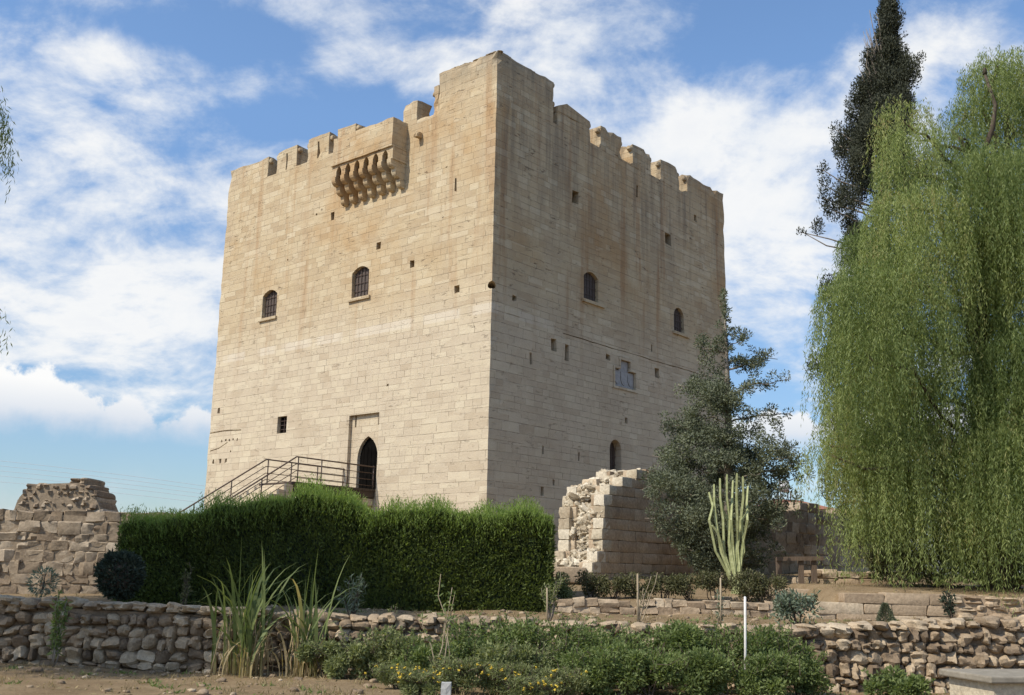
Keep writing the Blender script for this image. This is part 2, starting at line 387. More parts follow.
M = dict(
    tower=tower_stone(),
    wall=rubble('garden_field_stone', [(.2, (.15, .11, .075)), (.5, (.30, .225, .15)), (.75, (.43, .335, .225)), (.95, (.54, .45, .33))]),
    ashlar=rubble('weathered_block_stone', [(.2, (.30, .22, .145)), (.55, (.43, .33, .225)), (.9, (.55, .45, .32))], dirt=(.16, .12, .08), dirt_amt=.45, sc=3.),
    ruin=rubble('broken_limestone', [(.2, (.36, .29, .20)), (.55, (.53, .46, .34)), (.9, (.64, .57, .45))], dirt=(.20, .13, .07), dirt_amt=.45, sc=3.),
    darkruin=rubble('curtain_wall_stone', [(.2, (.20, .15, .105)), (.55, (.33, .26, .185)), (.9, (.47, .39, .295))], dirt=(.09, .07, .05), dirt_amt=.5, sc=3.),
    soil=soil(),
    iron=plain('brown_painted_steel', (.07, .045, .035), (.12, .08, .06), 20, .55, .1, 0., .4),
    wood=plain('dark_weathered_timber', (.045, .032, .024), (.10, .072, .05), 6, .8, .4, stretch=(1, 8, 8)),
    greywood=plain('grey_weathered_timber', (.10, .07, .05), (.17, .125, .09), 6, .85, .4, stretch=(8, 8, 1)),
    shutter=plain('brown_grey_shutter', (.075, .058, .048), (.115, .092, .078), 5, .7, .2, stretch=(6, 6, .5)),
    black=plain('unlit_interior_black', (.005, .0045, .004), (.009, .008, .007), 4, 1., .0, 0., 0.),  # near-black colour standing in for the shade of an open interior
    marble=plain('grey_marble', (.24, .235, .23), (.38, .37, .36), 9, .6, .3),
    bark=plain('rough_brown_bark', (.045, .033, .024), (.13, .10, .075), 9, .95, .9, stretch=(1, 1, .25)),
    palebark=plain('pale_bark', (.17, .14, .11), (.30, .26, .21), 9, .95, .7, stretch=(1, 1, .25)),
    straw=plain('dry_straw', (.26, .19, .10), (.42, .33, .19), 9, .9, .2),
    stake=plain('whitewashed_cane', (.55, .53, .48), (.72, .70, .66), 12, .8, .2),
    cane=plain('dry_cane', (.28, .22, .14), (.44, .36, .25), 9, .85, .2, stretch=(1, 1, .2)),
    post=plain('pale_concrete', (.33, .33, .31), (.46, .46, .44), 16, .9, .4),
    bench=plain('grey_bench_stone', (.20, .175, .135), (.32, .285, .225), 7, .9, .5),
    cactus=plain('pale_green_cactus_skin', (.24, .26, .11), (.44, .46, .24), 9, .85, .6),
    yellow=plain('yellow_petals', (.45, .31, .03), (.62, .46, .06), 6, .7, .1),
    plaster=plain('cream_plaster', (.50, .46, .40), (.60, .56, .50), 3, .9, .2),
    tile=plain('red_roof_tile', (.24, .095, .06), (.36, .16, .10), 6, .85, .4),
    white=plain('white_enamel', (.66, .67, .68), (.76, .77, .78), 4, .4, .05),
    cable=plain('aluminium_cable', (.42, .46, .50), (.52, .56, .60), 4, .5, .05),
    pepper=leafm('pepper_tree_leaf', (.125, .172, .055), (.325, .375, .135), .44, dry=(.33, .27, .12)),
    cypress=leafm('cypress_leaf', (.026, .031, .019), (.082, .088, .054), .12, .7),
    conifer=leafm('grey_green_conifer_leaf', (.080, .094, .062), (.225, .245, .155), .22, .65),
    hedge=leafm('hedge_leaf', (.055, .078, .020), (.150, .190, .052), .35, .6),
    bush=leafm('garden_bush_leaf', (.11, .15, .048), (.26, .315, .12), .40),
    grey=leafm('grey_green_leaf', (.14, .165, .068), (.32, .345, .16), .36, .7),
    silver=leafm('silver_blue_leaf', (.10, .13, .085), (.22, .265, .19), .2, .6),
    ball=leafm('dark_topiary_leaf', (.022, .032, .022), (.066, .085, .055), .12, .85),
    reed=leafm('reed_blade', (.085, .120, .040), (.235, .275, .105), .35, .6, dry=(.42, .34, .17)),
    straw_leaf=leafm('dry_grass_blade', (.16, .12, .06), (.40, .32, .18), .3, .8),
    shoot=leafm('new_hedge_growth', (.15, .22, .045), (.30, .39, .11), .45, .6),
    lowshrub=leafm('dull_shrub_leaf', (.070, .074, .032), (.18, .175, .085), .25, .7),
)

# ------------------------------------------------------------------ ground: one sheet, stepped behind its walls
def sm(a, b, x): t = np.clip((x-a)/(b-a), 0, 1); return t*t*(3-2*t)
def ground_z(x, y):
    x = np.asarray(x, float); y = np.asarray(y, float)
    z0 = .07 - .012*x*(np.abs(x) < 40) + .025*np.sin(x*1.3+y*.7)+.015*np.sin(x*2.9-y*1.9)
    terr = .80 + .04*np.clip(y-16.7, 0, 5) + .02*np.sin(x*1.7+y)+.012*np.sin(3.1*x+2.3*y)
    z = z0+(terr-z0)*sm(16.62, 16.80, y)
    upl = sm(24., 31., y)*.55
    upr = .16*sm(20.35, 20.55, y)+.28*sm(20.6, 26., y)+.30*sm(25.2, 31, y)
    upr2 = .50*sm(20.25, 20.45, y)+.06*sm(20.6, 24., y)+.28*sm(25.2, 31, y)
    a = sm(.5, 1.1, x); b = sm(5.9, 6.3, x)
    return z + upl*(1-a) + a*(upr*(1-b)+upr2*b)
xs = np.unique(np.concatenate([np.arange(-16, 16.01, .2), np.array([-3000, -1200, -500, -200, -90, -50, -35, -28, -22, -19, 19, 22, 28, 35, 50, 90, 200, 500, 1200, 3000])]))
ys = np.unique(np.concatenate([np.arange(8, 16.5, .25), np.arange(16.5, 17, .06), np.arange(17, 20.2, .2), np.arange(20.2, 20.7, .06), np.arange(20.7, 34, .3), np.array([-3000, -500, -100, -30, -10, 0, 4, 36, 40, 50, 70, 110, 200, 500, 1200, 4000])]))
X, Yg = np.meshgrid(xs, ys)
Vg = np.stack([X.ravel(), Yg.ravel(), ground_z(X, Yg).ravel()], 1)
nx, ny = len(xs), len(ys)
ii, jj = np.meshgrid(np.arange(nx-1), np.arange(ny-1)); q = (jj*nx+ii).ravel()
gr = quads('ground', Vg, np.stack([q, q+1, q+nx+1, q+nx], 1), np.full(len(Vg), .5), M['soil'], None, True)
setp(gr, kind='structure')
def gz(x, y): return float(ground_z(x, y))

# ------------------------------------------------------------------ the keep
TX, TY, TA = -.7201, 34.4042, .8603
tower = thing('castle_keep', 'tall square limestone castle keep with battlements above the hedge', 'castle', (TX, TY, 0), TA)
tower.location.z = 0
def tw(x, y, z):
    c, s = math.cos(TA), math.sin(TA)
    return np.array([TX+c*x-s*y, TY+s*x+c*y, z])
SOUTH, EAST = 0, 1       # the sunlit face is local x=0 (running along y), the shaded one local y=0 (running along x)
def arch_poly(u0, u1, z0, z1, kind='round', n=7):
    """outline (u,z) of an opening"""
    if kind == 'rect': return [(u0, z0), (u1, z0), (u1, z1), (u0, z1)]
    w_ = (u1-u0); mid = (u0+u1)/2
    if kind == 'seg':
        rise = w_*.22
        P = [(u0, z0), (u1, z0)]
        for i in range(n+1):
            t = i/n; P.append((u1-(u1-u0)*t, z1-rise+rise*(1-(2*t-1)**2)))
        return P
    if kind == 'round':
        r = w_/2
        return [(u0, z0), (u1, z0)]+[(mid+r*math.cos(a), z1-r+r*math.sin(a)) for a in np.linspace(0, math.pi, n+2)]
    if kind == 'pointed':
        R2 = w_*.80; hgt_ = math.sqrt(R2**2-(R2-w_/2)**2); zs = z1-hgt_
        am = math.acos((R2-w_/2)/R2)
        rt = [(u1-R2+R2*math.cos(a), zs+R2*math.sin(a)) for a in np.linspace(0, am, n)]
        lf = [(2*mid-p[0], p[1]) for p in rt[::-1]][1:]
        return [(u0, z0), (u1, z0)]+rt+lf
def face_prism(mb, face, poly, d0, d1, tint=.5):
    """polygon on a face pushed from depth d0 to d1 (inwards positive)"""
    if face == SOUTH: mb.prism([(a, b) for a, b in poly], 0, d0, d1, tint)
    else: mb.prism([(a, b) for a, b in poly], 1, d0, d1, tint)
body = MB()
ZB, ZC = .3, 18.2
# grid walls with slightly worn faces and corners
def worn_box(lo, hi, step=.4, amp=.015, edge=.03, low=True, high=True):
    lo = np.array(lo, float); hi = np.array(hi, float)
    nn = [max(1, int(round((hi[i]-lo[i])/step))) for i in range(3)]
    idx = {}; V = []; F = []
    def vid(i, j, k):
        key = (i, j, k)
        if key not in idx:
            idx[key] = len(V); V.append(lo+(hi-lo)*np.array([i/nn[0], j/nn[1], k/nn[2]]))
        return idx[key]
    for ax in range(3):
        o = [a for a in range(3) if a != ax]
        for side in (0, nn[ax]):
            for i in range(nn[o[0]]):
                for j in range(nn[o[1]]):
                    qd = []
                    for a, b in ((i, j), (i+1, j), (i+1, j+1), (i, j+1)):
                        kk = [0, 0, 0]; kk[ax] = side; kk[o[0]] = a; kk[o[1]] = b; qd.append(vid(*kk))
                    if (side > 0) == (ax == 1): qd = qd[::-1]
                    F.append(qd)
    V = np.array(V); c = (lo+hi)/2
    on = sum((np.abs(V[:, i]-lo[i]) < 1e-6) | (np.abs(V[:, i]-hi[i]) < 1e-6) for i in range(3))
    V = V+rng.normal(0, 1, V.shape)*amp*.5
    ed = on >= 2
    pull = np.abs(rng.normal(0, edge, (len(V), 1)))*np.sign(c-V)
    for i in range(3):
        onf = (np.abs(V[:, i]-lo[i]) < .1) | (np.abs(V[:, i]-hi[i]) < .1)
        free = np.ones(len(V), bool)
        if not low: free &= V[:, 2] > lo[2]+.12
        if not high: free &= V[:, 2] < hi[2]-.12
        V[:, i] += np.where(ed & onf & free, pull[:, i], 0)
    return V, F
V, F = worn_box((0, 0, ZB), (16, 16, ZC), .4, .008, .022, True, False); body.add(V, F)
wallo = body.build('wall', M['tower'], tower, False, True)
cutA = MB(); cutB = MB()
WIN = [  # face, u0, u1, z0, z1, kind, shutter depth, sill (u0,u1)
    (SOUTH, 11.88, 12.86, 11.82, 13.02, 'seg', .17, (11.8, 12.98)),
    (SOUTH, 6.26, 7.22, 11.80, 13.04, 'seg', .17, (6.12, 7.34)),
    (SOUTH, 10.70, 11.30, 6.92, 7.60, 'rect', .17, None),
    (EAST, 5.18, 6.10, 11.80, 12.95, 'seg', .15, (5.05, 6.45)),
    (EAST, 11.50, 12.32, 11.76, 12.85, 'round', .15, (11.4, 12.65)),
    (EAST, 6.86, 7.62, 5.50, 6.72, 'round', .3, None)]
for f, u0, u1, z0, z1, kd, dp, sl in WIN: face_prism(cutA, f, arch_poly(u0, u1, z0, z1, kd), -.3, .8)
HOLES = [(SOUTH, 5.70, 5.92, 13.56, 13.82), (SOUTH, 3.84, 4.06, 12.50, 12.76), (SOUTH, 1.50, 1.74, 11.16, 11.45), (SOUTH, 1.82, 1.92, 14.95, 15.45),
    (SOUTH, 8.52, 8.72, 15.3, 15.62), (SOUTH, 15.33, 15.5, 8.08, 8.30),
    (EAST, 3.25, 3.55, 9.5, 9.93), (EAST, 4.06, 4.28, 9.25, 9.86), (EAST, 2.07, 2.19, 8.78, 9.2), (EAST, 10.02, 10.32, 9.55, 9.95), (EAST, 1.08, 1.32, 10.88, 11.06),
    (EAST, 4.42, 4.80, 15.4, 15.9), (EAST, 10.9, 11.36, 15.45, 15.95), (EAST, 8.72, 8.88, 16.9, 17.4), (EAST, 13.28, 13.5, 17.12, 17.4), (EAST, 2.78, 2.96, 4.3, 4.62),
    (EAST, 3.44, 3.57, 4.72, 4.9), (EAST, 2.81, 2.93, 5.75, 6.02), (EAST, 4.88, 5.0, 5.7, 6.02), (EAST, 6.62, 6.9, 9.72, 9.94), (EAST, 7.86, 8.06, 7.42, 7.64), (EAST, 9.74, 9.83, 10.57, 10.86)]
for i in range(5): HOLES.append((SOUTH, 13.9+i*.27, 13.98+i*.27, 6.82+.02*(i % 2), 6.92+.02*(i % 2)))
for u_ in (15.45, 14.95, 14.55): HOLES.append((SOUTH, u_, u_+.13, 5.95, 6.12))
for u_, z_ in ((14.3, 6.35), (2.3, 15.95), (9.6, 15.7), (11.3, 14.1), (4.9, 8.2)): HOLES.append((SOUTH, u_, u_+.09, z_, z_+.08))
for f, u0, u1, z0, z1 in HOLES:
    j = lambda: random.uniform(-.025, .025)
    face_prism(cutA, f, [(u0+j(), z0+j()), (u1+j(), z0+j()), (u1+j(), z1+j()), (u0+j(), z1+j())], -.3, .7 if u1-u0 > .1 else .3)
# long eroded cracks, weathered-out joints
for f, pts, wd in [(SOUTH, [(15.95, 7.27), (14.9, 7.30), (13.7, 7.25)], .05), (SOUTH, [(15.8, 6.50), (15.2, 6.58), (14.6, 6.80)], .04)]:
    P = [(a, b+wd/2) for a, b in pts]+[(a, b-wd/2) for a, b in pts[::-1]]
    face_prism(cutA, f, P, -.3, .07)
gu = np.linspace(3.95, 15.6, 40); gw = [.035*random.uniform(.5, 1.3) for _ in gu]; gzz = [10.24+.012*math.sin(a_*1.7)+random.uniform(-.01, .01) for a_ in gu]
face_prism(cutA, EAST, [(a_, z_+w_/2) for a_, z_, w_ in zip(gu, gzz, gw)]+[(a_, z_-w_/2) for a_, z_, w_ in list(zip(gu, gzz, gw))[::-1]], -.3, .10)
face_prism(cutA, SOUTH, [(5.32, 4.5), (6.96, 4.5), (6.96, 7.29), (5.32, 7.29)], -.3, .14)          # drawbridge recess
face_prism(cutB, SOUTH, arch_poly(5.46, 6.56, 4.40, 6.48, 'pointed'), -.4, 1.0)
for a, b in ((6.70, 6.79), (5.42, 5.51)): face_prism(cutB, SOUTH, [(a, 6.85), (b, 6.85), (b, 7.285), (a, 7.285)], -.4, .55)
face_prism(cutB, EAST, [(7.14, 8.78), (8.64, 8.78), (8.64, 9.52), (8.24, 9.52), (8.24, 9.92), (7.52, 9.92), (7.52, 9.52), (7.14, 9.52)], -.4, .16)   # niche of the arms
# chipped hole in the corner itself
cutB.tube([(-.3, -.3, 11.22), (.8, .8, 11.15)], [.15, .13], 9)
for cm in (cutA, cutB):
    co_ = cm.build('cutter', None, tower, False, True)
    md = wallo.modifiers.new('cut', 'BOOLEAN'); md.operation = 'DIFFERENCE'; md.object = co_; md.solver = 'EXACT'
    dg = bpy.context.evaluated_depsgraph_get()
    me = bpy.data.meshes.new_from_object(wallo.evaluated_get(dg)); wallo.modifiers.clear(); wallo.data = me
    bpy.data.objects.remove(co_)
# windows: shutter boards or a painted dark pane, iron bars
for f, u0, u1, z0, z1, kd, dp, sl in WIN:
    p = MB(); face_prism(p, f, arch_poly(u0-.03, u1+.03, z0-.03, z1+.03, kd), dp, dp+.06)
    win = p.build('window', M['shutter'] if kd != 'rect' else M['black'], tower)  # the rectangular one gets a pane coloured like its unlit inside
    b = MB(); n_ = 5 if kd != 'rect' else 2
    for i in range(1, n_):
        uu = u0+(u1-u0)*i/n_
        face_prism(b, f, arch_poly(uu-.009, uu+.009, z0, z1-.02-(.12 if i in (1, n_-1) and kd != 'rect' else 0), 'rect'), dp-.05, dp-.02)
    for i in range(1, 4):
        zq = z0+(z1-z0)*i/4; face_prism(b, f, arch_poly(u0, u1, zq-.008, zq+.008, 'rect'), dp-.046, dp-.024)
    b.build('grille', M['iron'], win)
    if sl:
        k = MB(); face_prism(k, f, arch_poly(sl[0], sl[1], z0-.11, z0+.004, 'rect'), -.09, .12); k.build('sill', M['tower'], win)
dmb = MB(); face_prism(dmb, SOUTH, arch_poly(5.48, 6.54, 4.46, 6.46, 'pointed'), .26, .34)
dr = dmb.build('doorway', M['black'], tower)  # panel coloured near-black in place of the shaded open interior
h = MB()
for i in range(4): face_prism(h, SOUTH, arch_poly(5.72+i*.2, 5.735+i*.2, 4.5, 6.1, 'rect'), .245, .258)
h.build('dark_doorway_strip', M['black'], dr)  # strips in the same painted interior dark
# coat of arms
hp = MB(); 
for poly in ([(7.2, 8.84), (8.58, 8.84), (8.58, 9.46), (7.2, 9.46)], [(7.58, 9.463), (8.18, 9.463), (8.18, 9.86), (7.58, 9.86)]): face_prism(hp, EAST, poly, .08, .155)
arms = hp.build('heraldic_panel', M['marble'], tower)
fr = MB()
for u0, u1, z0, z1 in ((7.09, 7.17, 8.80, 9.50), (8.61, 8.69, 8.80, 9.50), (7.09, 7.56, 9.503, 9.58), (8.22, 8.69, 9.503, 9.58), (7.48, 7.557, 9.583, 9.88), (8.223, 8.30, 9.583, 9.88), (7.45, 8.33, 9.883, 9.99), (7.07, 8.71, 8.70, 8.797)):
    face_prism(fr, EAST, arch_poly(u0, u1, z0, z1, 'rect'), -.04, .10)
fr.build('frame', M['tower'], arms)
def shield(cx, cz, w_, h_):
    return [(cx-w_/2, cz+h_/2), (cx-w_/2, cz-h_*.1), (cx-w_*.3, cz-h_*.36), (cx, cz-h_/2), (cx+w_*.3, cz-h_*.36), (cx+w_/2, cz-h_*.1), (cx+w_/2, cz+h_/2)]
for cx, cz, a, b_ in ((7.44, 9.14, .34, .46), (7.89, 9.16, .40, .54), (8.34, 9.14, .34, .46)):
    s_ = MB(); face_prism(s_, EAST, shield(cx, cz, a, b_)[::-1], .055, .078)
    sh = s_.build('shield', M['marble'], arms)
# battlements
def knob(mb, face, u, z, sgn):
    """rounded pierced stone jutting into the gap beside a merlon"""
    c = (.14, u+sgn*.04, z+.03) if face == SOUTH else (u+sgn*.04, .14, z+.03)
    stone(mb, c, (.10, .11, .11) if face == SOUTH else (.11, .10, .11), 2.6, .05)
MER_S = [(13.17, 16, 19.16, False), (11.20, 12.56, 19.17, True), (9.12, 10.48, 19.20, True), (7.51, 8.60, 19.15, False), (4.01, 4.77, 19.14, False)]
MER_E = [(6.25, 7.70, 19.16), (8.48, 9.86, 19.16), (10.64, 12.07, 19.19), (12.76, 16, 19.18)]
for u0, u1, zt, slit in MER_S:
    mb = MB()
    if slit:
        mid = (u0+u1)/2
        segs = [((0, u0, ZC-.03), (.8, mid-.035, 18.95), False, False), ((0, mid+.035, ZC-.03), (.8, u1, 18.95), False, False), ((0, u0, 18.948), (.8, u1, zt), False, True)]
        for lo, hi, l_, h_ in segs: V, F = worn_box(lo, hi, .28, .010, .02, l_, h_); mb.add(V, F)
    else:
        V, F = worn_box((0, u0, ZC-.03), (.8, u1, zt), .3, .012, .03, False); mb.add(V, F)
    if u1 > 15:   # corner merlon wraps round
        V, F = worn_box((.79, 15.2, ZC-.03), (2.4, 15.99, zt-.01), .3, .012, .03, False); mb.add(V, F)
    if u0 > 4.5: knob(mb, SOUTH, u0, 18.92, -1)
    if u1 < 15 and u0 > 8: knob(mb, SOUTH, u1, 18.94, 1)
    mb.build('merlon', M['tower'], tower)
for u0, u1, zt in MER_E:
    mb = MB(); V, F = worn_box((u0, 0, ZC-.03), (u1, .8, zt), .3, .012, .03, False); mb.add(V, F)
    if u1 > 15:
        V, F = worn_box((15.2, .79, ZC-.03), (15.99, 2.4, zt-.01), .3, .012, .03, False); mb.add(V, F)
    knob(mb, EAST, u0, 18.93, -1)
    if u1 < 15: knob(mb, EAST, u1, 18.9, 1)
    mb.build('merlon', M['tower'], tower)
mb = MB()    # first merlon past the turret has a gabled, broken head
V, F = worn_box((3.46, 0, ZC-.03), (5.55, .8, 18.80), .3, .012, .03, False); mb.add(V, F)
mb.prism([(3.48, 18.78), (5.53, 18.78), (5.53, 19.06), (4.05, 19.27), (3.48, 18.99)], 1, .005, .79)
knob(mb, EAST, 5.55, 18.95, 1); mb.build('merlon', M['tower'], tower)
# raised corner turret
mb = MB()
V, F = worn_box((0, 0, 18.17), (3.22, 2.93, 19.85), .26, .012, .03, False); mb.add(V, F)
V, F = worn_box((.004, 2.90, 18.17), (1.2, 3.15, 19.38), .24, .012, .035, False); mb.add(V, F)
V, F = worn_box((.006, 3.10, 18.17), (.8, 4.05, 18.30), .24, .012, .035, False); mb.add(V, F)
for i in range(26):      # lumps of worn bedding along the uneven top edge
    t = random.uniform(0, 6.0); p = (.17, t) if t < 2.85 else (t-2.8, .17)
    stone(mb, (p[0], p[1], 19.84), (random.uniform(.08, .16), random.uniform(.08, .16), random.uniform(.012, .04)), 4, .05)
knob(mb, SOUTH, 3.13, 19.08, 1); knob(mb, EAST, 3.22, 19.72, 1); knob(mb, EAST, 3.24, 18.98, 1)
mb.build('corner_turret', M['tower'], tower)
# machicolation over the door
mb = MB()
OFF = .76
def lbox(off, u0, u1, z0, z1, st=.3, a=.012, e=.02, back=.0):
    V, F = worn_box((-off, u0, z0), (back, u1, z1), st, a, e); mb.add(V, F)
lbox(OFF, 4.47, 7.88, 17.20, 18.28, .3, .012, .02, .1)
lbox(OFF+.06, 4.43, 7.93, 17.10, 17.199, .3, .004, .01, .1)
stone(mb, (-.10, 3.75, 17.55), (.20, .10, .11), 5, .05)
mach = mb.build('machicolation', M['tower'], tower)
us = np.linspace(4.60, 7.76, 7); cw = .11
cs = MB()
P = []
for i in range(6):        # little pointed arches between the brackets
    a0, a1 = us[i]+cw, us[i+1]-cw; mid = (a0+a1)/2
    poly = [(us[i], 16.62), (a0, 16.62), (a0+.005, 16.86), (a0+.07, 16.98), (mid, 17.06), (a1-.07, 16.98), (a1-.005, 16.86), (a1, 16.62), (us[i+1], 16.62), (us[i+1], 17.10), (us[i], 17.10)]
    cs.prism(poly, 0, -OFF+.03, -OFF+.20)
cs.prism([(4.45, 16.62), (us[0]-.001, 16.62), (us[0]-.001, 17.10), (4.45, 17.10)], 0, -OFF+.03, .02)
cs.prism([(us[-1]+.001, 16.62), (7.90, 16.62), (7.90, 17.10), (us[-1]+.001, 17.10)], 0, -OFF+.03, .02)
cs.build('arcade', M['tower'], mach)
def qr(o, z, r, n=6):    # quarter-round nose of a bracket step
    return [(-(o-r)-r*math.cos(a), z+r-r*math.sin(a)) for a in np.linspace(math.pi/2, 0, n)]
for uu in us:
    b = MB()
    poly = [(.05, 15.66)]+qr(.27, 15.66, .2)+[(-.27, 16.0)]+qr(.52, 16.0, .22)+[(-.52, 16.32)]+qr(OFF+.01, 16.32, .22)+[(-OFF-.01, 16.64), (.05, 16.64)]
    V0 = [(x_, uu-cw, z_) for x_, z_ in poly]; V1 = [(x_, uu+cw, z_) for x_, z_ in poly]
    k = len(poly); b.add(V0+V1, [list(range(k)), list(range(2*k-1, k-1, -1))]+[[i, k+i, k+(i+1) % k, (i+1) % k] for i in range(k)])
    b.build('corbel', M['tower'], mach)

# ------------------------------------------------------------------ stair and bridge to the door
def TW(mb):      # tower-local shapes to world
    c, s = math.cos(TA), math.sin(TA)
    mb.V = [np.stack([TX+c*v[:, 0]-s*v[:, 1], TY+s*v[:, 0]+c*v[:, 1], v[:, 2]], 1) for v in mb.V]; return mb
UA, UB = 7.08, 5.43
p = tw(-3.6, 6.25, 0); st = thing('entrance_stairway', 'pale stone stairway with timber bridge and brown rails up to the arched door', 'stairway', (p[0], p[1], gz(p[0], p[1])))
mb = MB(); NSTEP = 18; run = .285; rise = 3.2/NSTEP
for i in range(NSTEP):
    x1 = -3.66-run*i; z1 = 4.40-rise*i
    V, F = worn_box((x1-run, UB-.12, .8), (x1+.004, UA+.14, z1), .6, .008, .015); mb.add(V, F)
TW(mb).build('steps', M['tower'], st)
mb = MB()
for i in range(14):
    x0 = -3.66+i*.262; mb.box((x0, UB-.10, 4.42), (x0+.25, UA+.12, 4.50))
TW(mb).build('deck', M['wood'], st)
mb = MB()
for u_ in (UB-.06, UA): mb.box((-3.75, u_, 4.20), (.02, u_+.12, 4.417))
mb.box((-3.72, UB+.1, 4.22), (-3.60, UA-.1, 4.415))
TW(mb).build('beam', M['wood'], st)
mb = MB(); V, F = worn_box((-.55, UB-.05, 3.9), (-.01, UA+.05, 4.19), .3, .01, .02); mb.add(V, F); TW(mb).build('bridge_bearing', M['tower'], st)
SL = rise/run
for u_ in (UA, UB):
    tp = lambda x_: 5.34 if x_ > -3.5 else 5.34+(x_+3.5)*SL
    rl = MB()
    rl.tube([(0.0, u_, 5.30), (-3.5, u_, 5.34), (-8.2, u_, tp(-8.2))], .026, 8)
    hr_ = TW(rl).build('handrail', M['iron'], st, True)
    for dz_ in (.24, .47, .69):
        r2 = MB(); r2.tube([(0.0, u_, 5.31-dz_), (-3.5, u_, 5.34-dz_), (-8.2, u_, tp(-8.2)-dz_)], .014, 6); TW(r2).build('rail_bar', M['iron'], hr_, True)
    for x_ in (-.05, -1.25, -2.42, -3.42, -4.84, -6.2, -7.6):
        zt = tp(x_); zb_ = 4.45 if x_ > -3.6 else zt-.95
        r3 = MB(); r3.tube([(x_, u_, zb_), (x_, u_, zt)], .021, 6); TW(r3).build('rail_post', M['iron'], hr_, True)

# ------------------------------------------------------------------ garden walls and ruins
XL, XR = -11.5, 11.5
def topz(px_list):
    xs_ = [at(px, py, 16.45)[0] for px, py in px_list]; zs_ = [at(px, py, 16.45)[2] for px, py in px_list]
    return lambda x: float(np.interp(x, xs_, zs_))
fw_top = topz([(-150, 600), (0, 600), (90, 605), (230, 612), (320, 617), (450, 621), (560, 624), (700, 628), (790, 629), (850, 626), (930, 624), (1024, 622), (1200, 622)])
fw = thing('dry_stone_wall', 'long dry stone retaining wall of rounded field stones along the front terrace', 'wall', (0, 16.6, 0))
mb = MB(); zb = lambda t: gz(XL+t, 16.3); zt = lambda t: fw_top(XL+t)
stone_wall(mb, (XL, 16.40), (XR, 16.40), zb, lambda t: zt(t)-.06, .42, (.12, .19), (.13, .27), 3.2, .10, .03, .12, 1.10, None, .04)
core(mb, (XL, 16.44), (XR, 16.44), zb, zt, .38, .09)
mb.build('stonework', M['wall'], fw, 'crag')
mb = MB()
s = XL
while s < XR:       # flat coping stones
    l = rng.uniform(.18, .36)
    stone(mb, (s+l/2, 16.60+rng.uniform(-.04, .04), fw_top(s)-.01+rng.uniform(-.02, .02)), (l*.46, rng.uniform(.17, .26), rng.uniform(.05, .085)), 3.4, .10, (rng.normal(0, .07), rng.normal(0, .07), rng.normal(0, .2)), None, rng.uniform(.5, 1.)); s += l*.98
mb.build('coping', M['wall'], fw, 'crag')

def simple_wall(name, label, A, B, top, base, depth, hr, lr, mt, k=5., amp=.05, turn=.03, jit=.01, gap=.98, front=.02):
    t = thing(name, label, 'wall', ((A[0]+B[0])/2, (A[1]+B[1])/2, base(.1)))
    mb = MB(); stone_wall(mb, A, B, base, top, depth, hr, lr, k, amp, jit, turn, gap, None, front); core(mb, A, B, base, top, depth, .02 if mt == M['darkruin'] else .06, 40, .42 if mt == M['darkruin'] else .2)
    mb.build('stonework', mt, t, 'crag'); return t
L0 = at(550, 612, 20.3)[0]; L1 = at(848, 615, 20.3)[0]
simple_wall('stone_edging', 'low stone edging between the terrace path and the low shrub border', (L0, 20.25), (L1, 20.25), lambda t: 1.17+.03*math.sin(t*3), lambda t: .85, .35, (.09, .15), (.14, .42), M['ashlar'], 6.5, .05, .05, .02)
a = at(846, 612, 20.1); b = at(955, 615, 20.1); c = at(1120, 615, 20.1)
simple_wall('block_wall', 'low wall of squared pale blocks in three courses below the weeping tree', (a[0], 20.05), (b[0], 20.05), lambda t: 1.47, lambda t: .88, .4, (.19, .2), (.5, 1.0), M['ashlar'], 9., .02, .012, .004)
simple_wall('rubble_wall', 'low rubble wall of rough stones at the right end of the terrace', (b[0]+.02, 20.0), (c[0], 19.7), lambda t: 1.44+.03*math.sin(4*t), lambda t: .86, .42, (.12, .2), (.2, .45), M['ashlar'], 3.8, .08, .07, .02)
a = at(764, 590, 22.5); b = at(850, 590, 22.5)
simple_wall('terrace_step', 'broad pale stone step rising behind the silvery shrub', (a[0], 22.0), (b[0]+.4, 22.0), lambda t: 1.52, lambda t: 1.15, .7, (.17, .18), (.5, 1.1), M['ashlar'], 9., .02, .012, .004)
a = at(806, 575, 25.2); b = at(880, 575, 25.2)
simple_wall('upper_step', 'upper low stone step in front of the wooden rail fence', (a[0], 24.4), (b[0], 24.4), lambda t: 1.80+.03*math.sin(5*t), lambda t: 1.4, .6, (.13, .2), (.3, .6), M['ashlar'], 6., .04, .03, .01)
# curtain wall on the left
a = at(-140, 590, 23.5); b = at(215, 590, 24.2)
ctop = [at(px, py, 23.8) for px, py in ((-140, 508), (0, 506), (20, 509), (70, 512), (115, 515), (130, 511), (160, 508), (190, 512), (215, 514))]
simple_wall('curtain_wall', 'old curtain wall of large squared stones left of the hedge', (a[0], 23.5), (b[0], 24.1), lambda t: float(np.interp(a[0]+t, [p[0] for p in ctop], [p[2] for p in ctop])), lambda t: .85, .8, (.15, .30), (.18, .50), M['darkruin'], 7., .045, .025, .015, 1.0)
# broken vault standing behind it
mv = [at(px, py, 26.) for px, py in ((12, 512), (18, 495), (28, 484), (40, 480), (82, 479), (92, 487), (99, 502), (102, 512))]
vx = [p[0] for p in mv]; vz = [p[2] for p in mv]
simple_wall('ruined_vault', 'rounded stump of ruined masonry rising behind the curtain wall', (vx[0], 26.), (vx[-1], 26.), lambda t: float(np.interp(vx[0]+t, vx, vz))-.02, lambda t: 1.1, 1.3, (.12, .19), (.13, .26), M['darkruin'], 4.5, .05, .03, .02, 1.18, .006)
